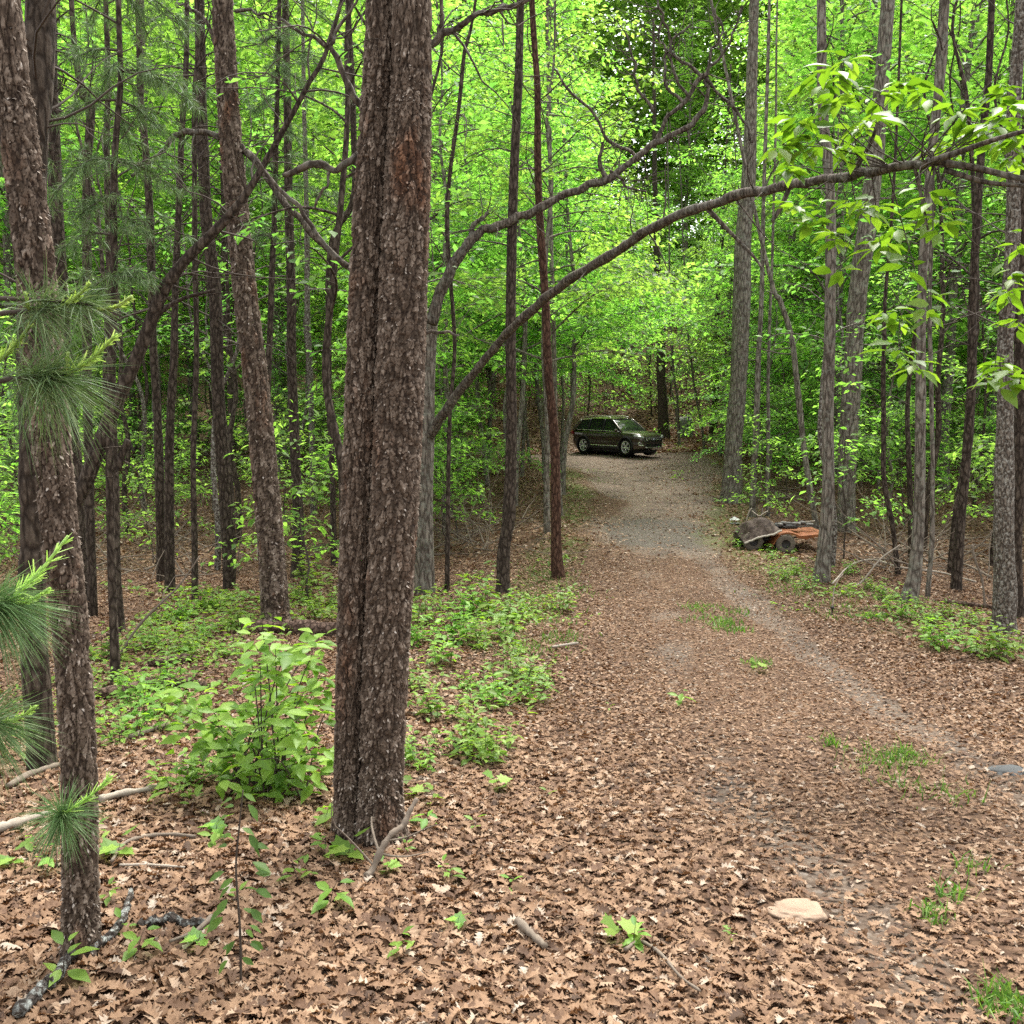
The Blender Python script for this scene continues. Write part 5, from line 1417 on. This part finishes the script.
    Vb = mb.v[0].copy(); mb.v[0] = np.stack([Vb[:, 2] + xf(0, .75) + .02, Vb[:, 0], Vb[:, 1] * .42 + .748], -1); mb.build('badge', plain('badge_enamel', (.25, .28, .34), .25, .5, .5, bump=0), root)
    # wheels
    for w in wx:
        for s in (1, -1):
            hub = bpy.data.objects.new('wheel', None); COL.objects.link(hub); hub.parent = root; hub.location = (w, s * .86, wr)
            mb = MB(); lathe(mb, [(.27, -.11), (.34, -.125), (.375, -.10), (.385, -.05), (.385, .05), (.375, .10), (.34, .125), (.27, .11)], 36); mb.build('tyre', m_tyre, hub)
            mb = MB(); lathe(mb, [(.285, .115), (.27, .12), (.255, .10), (.25, -.1)], 32)
            if s < 0:
                mb.v = [v_ * np.array([1, -1, 1]) for v_ in mb.v]
            lathe(mb, [(.0, s * .09), (.06, s * .09), (.065, s * .06), (.0, s * .06)], 16)
            for q in range(10):
                a_ = q * 2 * PI / 10 + (.12 if q % 2 else -.12) * 1.3; r1, r2_ = .05, .265
                V, Fs = tube([(r1 * math.cos(a_), s * .085, r1 * math.sin(a_)), (r2_ * math.cos(a_), s * .10, r2_ * math.sin(a_))], .021, 5); mb.add(V, Fs)
            mb.build('rim', m_rim, hub)
            mb = MB(); lathe(mb, [(.0, s * .02), (.2, s * .02), (.2, -s * .02)], 20); mb.build('brake_disc', m_blk, hub)
    # place: front right wheel foot under pixel (624, 460)
    h = R(-50); fw = np.array([math.cos(h), math.sin(h)]); lf = np.array([-math.sin(h), math.cos(h)])
    CY = 43.5; d = ray(625.5, 460); tgt = EYE + d * (CY / d[1])
    SCL = .9; root.scale = (SCL, SCL, .95); o2 = tgt[:2] + (-fw * 1.50 + lf * .95) * SCL
    zz = [g1(*(o2 + (fw * a_ + lf * b_) * SCL)) for a_ in wx for b_ in (-.86, .86)]
    root.location = (o2[0], o2[1], max(zz) - .015 - .03)
    return root


build_car()

# ================================================================== QUAD BIKE, TARP AND ODDS
def build_quad():
    P = gpix(783, 551); Y = P[1]; k = Y / F                     # metres per pixel there
    m_or = plain('faded_orange_plastic', (.2, .068, .022), .7, .25, vary=.9, scale=9, bump=.2)
    m_tyre = plain('quad_tyre', (.13, .108, .085), .9, .15, vary=.4, bump=.4)
    m_fr = plain('rusty_frame', (.03, .024, .02), .8, .3, vary=.5)
    m_seat = plain('worn_seat', (.03, .029, .028), .7, .3, vary=.3)
    m_rim = plain('dull_rim', (.03, .027, .024), .6, .4, .3, vary=.4)
    root = thing('quad_bike', tuple(P), 'abandoned quad bike with faded orange mudguard beside the trunk right of the track', 'quad bike')
    X = lambda px: (px - 783) * k
    Zz = lambda py: (551 - py) * k
    tr = .20
    for (x, y) in ((0, -.11), (0, .75), (X(752), .0), (X(752), .75)):
        w = bpy.data.objects.new('wheel', None); COL.objects.link(w); w.parent = root
        w.location = (x, y, g1(P[0] + x, P[1] + y) - P[2] + tr * .85)
        mb = MB(); lathe(mb, [(.09, -.09), (.15, -.105), (.19, -.085), (.2, -.03), (.2, .03), (.19, .085), (.15, .105), (.09, .09)], 30)
        for q in range(18):
            a = q * 2 * PI / 18; box(mb, (.197 * math.cos(a), (.05 if q % 2 else -.05), .197 * math.sin(a)), (.02, .09, .03), 0, Matrix.Rotation(-a, 3, 'Y'))
        mb.build('tyre', m_tyre, w)
        mb = MB(); lathe(mb, [(0, -.05), (.07, -.055), (.095, -.08), (.1, -.06), (.1, .06), (.0, .05)], 20); mb.build('rim', m_rim, w)
    # mudguard: a sheet that arches over the rear wheel and runs back flat
    prof = np.array([(X(769), Zz(546)), (X(772), Zz(540)), (X(776), Zz(534)), (X(782), Zz(531)), (X(788), Zz(531)), (X(793), Zz(532.5)), (X(797), Zz(534)), (X(803), Zz(534)), (X(812), Zz(533)), (X(822), Zz(532))])
    pr = crm(prof, 48); mb = MB(); ys = [-.17, -.1, .3, .75, .87]; dz = [0, .012, .02, .012, 0]
    V = np.array([[p[0], y, p[1] + z] for p in pr for y, z in zip(ys, dz)]); m = len(ys); i = np.arange(47)[:, None] * m; j = np.arange(m - 1)[None]
    Q = np.stack([i + j, i + j + 1, i + m + j + 1, i + m + j], -1).reshape(-1, 4); mb.add(V, Q, 0, False); V2 = V.copy(); V2[:, 2] -= .008; mb.add(V2, Q[:, ::-1], 0, False)
    # torn side flange hanging from the edge
    lo = np.array([[p[0], -.172, p[1]] for p in pr]); nn = len(lo); q_ = np.arange(nn)
    hgt = np.interp(q_ / nn, [0, .3, .5, .62, .8, 1], [.04, .035, .04, .065, .07, .05]) * (1 + .5 * (_h(q_, q_ * 0, 3) - .5))
    lo2 = lo - np.stack([0 * hgt, .006 + 0 * hgt, hgt], -1); FL = np.array([[q, q + 1, nn + q + 1, nn + q] for q in range(nn - 1)])
    mb.add(np.vstack([lo, lo2]), FL, 0, False); mb.add(np.vstack([lo, lo2]) + np.array([0, .006, 0]), FL[:, ::-1], 0, False)
    mb.build('mudguard', m_or, root)
    mb = MB()
    for y in (.1, .65):
        V, Fs = tube(crm([(X(748), y, .24), (X(765), y, .22), (X(790), y, .24), (X(815), y, .36)], 12), .018, 6); mb.add(V, Fs)
        V, Fs = tube([(X(752), y, .2), (X(762), y, .42), (X(775), y, .36), (X(785), y, .3)], .016, 6); mb.add(V, Fs)
    for x in (0, X(752)): V, Fs = tube([(x, 0, .18), (x, .75, .18)], .02, 6); mb.add(V, Fs)
    box(mb, (X(768), .38, .27), (.34, .26, .26), 0, None, .04); mb.build('frame', m_fr, root)
    mb = MB(); box(mb, (X(790), .38, Zz(528)), (.5, .26, .1), 0, None, .04); mb.build('seat', m_seat, root)
    mb = MB()
    for y in np.linspace(.0, .75, 6): V, Fs = tube([(X(785), y, Zz(527)), (X(818), y, Zz(526))], .009, 5); mb.add(V, Fs)
    for x in (X(785), X(800), X(818)): V, Fs = tube([(x, -.02, Zz(527)), (x, .77, Zz(527))], .010, 5); mb.add(V, Fs)
    mb.build('cargo_rack', m_fr, root)
    mb = MB(); V, Fs = tube(crm([(X(772), .0, Zz(512)), (X(769), .2, Zz(514)), (X(765), .38, Zz(521)), (X(768), .56, Zz(514)), (X(771), .76, Zz(512))], 14), .012, 6); mb.add(V, Fs)
    V, Fs = tube([(X(765), .38, Zz(521)), (X(760), .38, .3)], .016, 6); mb.add(V, Fs); mb.build('handlebar', m_fr, root)
    # stiff brown cover slumped over the front
    t = NT('weathered_cover'); v = t.coords(); nz = t.noise(v, 9, 6, .75)
    col = t.ramp(nz, [(.36, (.016, .011, .008)), (.5, (.05, .034, .025)), (.66, (.115, .088, .07))])
    m_tp = t.done(t.principled(col.outputs[0], .8, .2, 0, t.bump(t.noise(v, 25, 4), .4, .02)))
    m_ed = plain('pale_hem', (.4, .36, .3), .85, .2, vary=.3)
    na, nb = 34, 16; V = np.zeros((na, nb, 3)); sx = np.linspace(0, 1, na)
    top = crm(np.array([(X(740), Zz(538)), (X(744), Zz(532)), (X(747), Zz(524)), (X(752), Zz(522)), (X(760), Zz(517.5)), (X(768), Zz(519)), (X(772), Zz(524)), (X(777), Zz(527))]), na)
    bot = crm(np.array([(X(741), Zz(541)), (X(748), Zz(538.5)), (X(756), Zz(535.5)), (X(764), Zz(533.5)), (X(770), Zz(532.5)), (X(774), Zz(530)), (X(778), Zz(528))]), na)
    r2 = RG(2)
    for a in range(na):
        for b in range(nb):
            t_ = b / (nb - 1)
            if t_ < .5:
                u = t_ / .5; y = -.22 + .30 * u; x = bot[a, 0] * (1 - u) + top[a, 0] * u; z = bot[a, 1] * (1 - u) + top[a, 1] * u + .05 * (vnoise(np.array([a * .35]), np.array([b * .4]), 8)[0] - .5) * math.sin(u * PI)
            else:
                u = (t_ - .5) / .5; y = .1 + .8 * u; x = top[a, 0]; z = top[a, 1] * (1 - u) + (bot[a, 1] + .05) * u + .06 * math.sin(u * PI)
            V[a, b] = (x, y, max(z, .01) + .018 * (vnoise(np.array([a * .5]), np.array([b * .6]), 3)[0] - .5))
    i = np.arange(na - 1)[:, None] * nb; j = np.arange(nb - 1)[None]; Q = np.stack([i + j, i + nb + j, i + nb + j + 1, i + j + 1], -1).reshape(-1, 4)
    tarp = thing('cover_sheet', tuple(P), 'stiff brown cover sheet slumped over the front of the quad bike', 'cover')
    mb = MB(); mb.add(V.reshape(-1, 3), Q); V2 = V.reshape(-1, 3) - np.array([0, -.01, .012]); mb.add(V2, Q[:, ::-1]); mb.build('sheet', m_tp, tarp)
    mb = MB(); VV, Fs = tube(V[:, 0] + np.array([0, -.008, 0]), .02, 6); mb.add(VV, Fs); mb.build('hem', m_ed, tarp)
    # junk on top
    for q, (pts, lab) in enumerate((([(746, 522), (749, 512), (752, 508)], 'short forked stick poking up behind the brown cover'), ([(752, 511), (759, 516), (764, 513), (768, 511)], 'bent grey stick lying on top of the brown cover'), ([(778, 526), (790, 524), (804, 522), (815, 521)], 'pale stick lying along the rack of the quad bike'))):
        mb = MB(); PP = np.array([at(a, b, Y + .25 + .1 * q) for a, b in pts]); V, Fs = tube(crm(PP, 8), .013, 5); mb.add(V, Fs); o = mb.build('fallen_branch', M['stick_pale'], loc=tuple(PP[0])); tag(o, lab, 'branch')
    mb = MB(); nq = 9; U = np.linspace(-1, 1, nq); A, Bq = np.meshgrid(U, U); Zq = .10 + .06 * np.cos(A * 2.2) * np.cos(Bq * 1.7) + .03 * vnoise(A * 3, Bq * 3, 5)
    V = np.stack([A * .11, Bq * .10, Zq], -1).reshape(-1, 3); i = np.arange(nq - 1)[:, None] * nq; j = np.arange(nq - 1)[None]; mb.add(V, np.stack([i + j, i + j + 1, i + nq + j + 1, i + nq + j], -1).reshape(-1, 4))
    V3 = V.copy(); V3[:, 2] *= .2; mb.add(V3, np.stack([i + j, i + nq + j, i + nq + j + 1, i + j + 1], -1).reshape(-1, 4))
    o = mb.build('crumpled_bag', plain('dirty_white_plastic', (.5, .5, .48), .5, .4, vary=.25, scale=12)); c = gpix(735, 524); o.location = tuple(c); tag(o, 'small crumpled white bag lying left of the quad bike', 'bag')
    mb = MB(); V = RG(4)
    for q in range(7):
        box(mb, (X(782 + 5 * q) , .2 + .08 * (q % 3), Zz(525) + .02 * (q % 2)), (.09, .14, .05), 0, Matrix.Rotation(q * .7, 3, 'Z'), .015)
    o = mb.build('scrap_heap', plain('grey_scrap', (.14, .13, .12), .7, .3, vary=.6, scale=5)); o.location = tuple(P); tag(o, 'heap of grey scraps piled on the quad bike rack', 'scrap')


build_quad()
# small stake and its pale twig
q = gpix(832, 616)
mb = MB(); lathe(mb, [(.0, -.05), (.008, 0.), (.009, .10), (.028, .105), (.03, .12), (.016, .14), (.0, .142)], 12, 0, 'z'); o = mb.build('ground_stake', plain('dark_metal', (.02, .015, .014), .6, .4, .3)); o.location = tuple(q); tag(o, 'short dark metal stake in the leaves at the right edge of the track', 'stake')
mb = MB(); P = np.array([q + np.array([.01, .06, -.03]), at(833, 602, q[1] + .06), at(834, 590, q[1] + .1), at(838, 580, q[1] + .15), at(843, 574, q[1] + .2)]); V, Fs = tube(crm(P, 12), np.linspace(.009, .004, 12), 5); mb.add(V, Fs); o = mb.build('fallen_branch', M['stick_pale'], loc=tuple(q)); tag(o, 'pale bent twig standing just behind the dark stake', 'branch')

# ================================================================== LIGHT
w = bpy.data.worlds.new('World'); SC.world = w; w.use_nodes = True
nt = w.node_tree; bg = nt.nodes['Background']
sky = nt.nodes.new('ShaderNodeTexSky'); sky.sky_type = 'NISHITA'; sky.sun_disc = False
SUN_EL, SUN_AZ = R(62), R(25)            # azimuth from +Y towards +X
sky.sun_elevation = SUN_EL; sky.sun_rotation = SUN_AZ; sky.air_density = 1.0; sky.dust_density = 3.0; sky.ozone_density = .6
hs = nt.nodes.new('ShaderNodeHueSaturation'); hs.inputs['Saturation'].default_value = .12
nt.links.new(sky.outputs[0], hs.inputs['Color']); nt.links.new(hs.outputs[0], bg.inputs[0]); bg.inputs[1].default_value = .15
sl = bpy.data.lights.new('sun', 'SUN'); sl.energy = 1.5; sl.angle = R(14); sl.color = (1, .95, .87)
so = bpy.data.objects.new('sun', sl); COL.objects.link(so)
dv = Vector((math.sin(SUN_AZ) * math.cos(SUN_EL), math.cos(SUN_AZ) * math.cos(SUN_EL), math.sin(SUN_EL)))
so.rotation_euler = dv.to_track_quat('Z', 'Y').to_euler()

cam = bpy.data.cameras.new('camera'); cam.sensor_width = 36; cam.lens = 36 * F / 1024; cam.clip_end = 1000; cam.clip_start = .05
co = bpy.data.objects.new('camera', cam); COL.objects.link(co); co.location = EYE; co.rotation_euler = (PI / 2 - PITCH, 0, 0); SC.camera = co
vs = SC.view_settings; vs.view_transform = 'Standard'; vs.look = 'None'; vs.exposure = 1.95; vs.gamma = 1; vs.use_curve_mapping = False
SC.render.engine = 'CYCLES'
cy = SC.cycles; cy.max_bounces = 8; cy.diffuse_bounces = 6; cy.glossy_bounces = 2; cy.transmission_bounces = 4; cy.use_denoising = False; cy.sample_clamp_indirect = 6
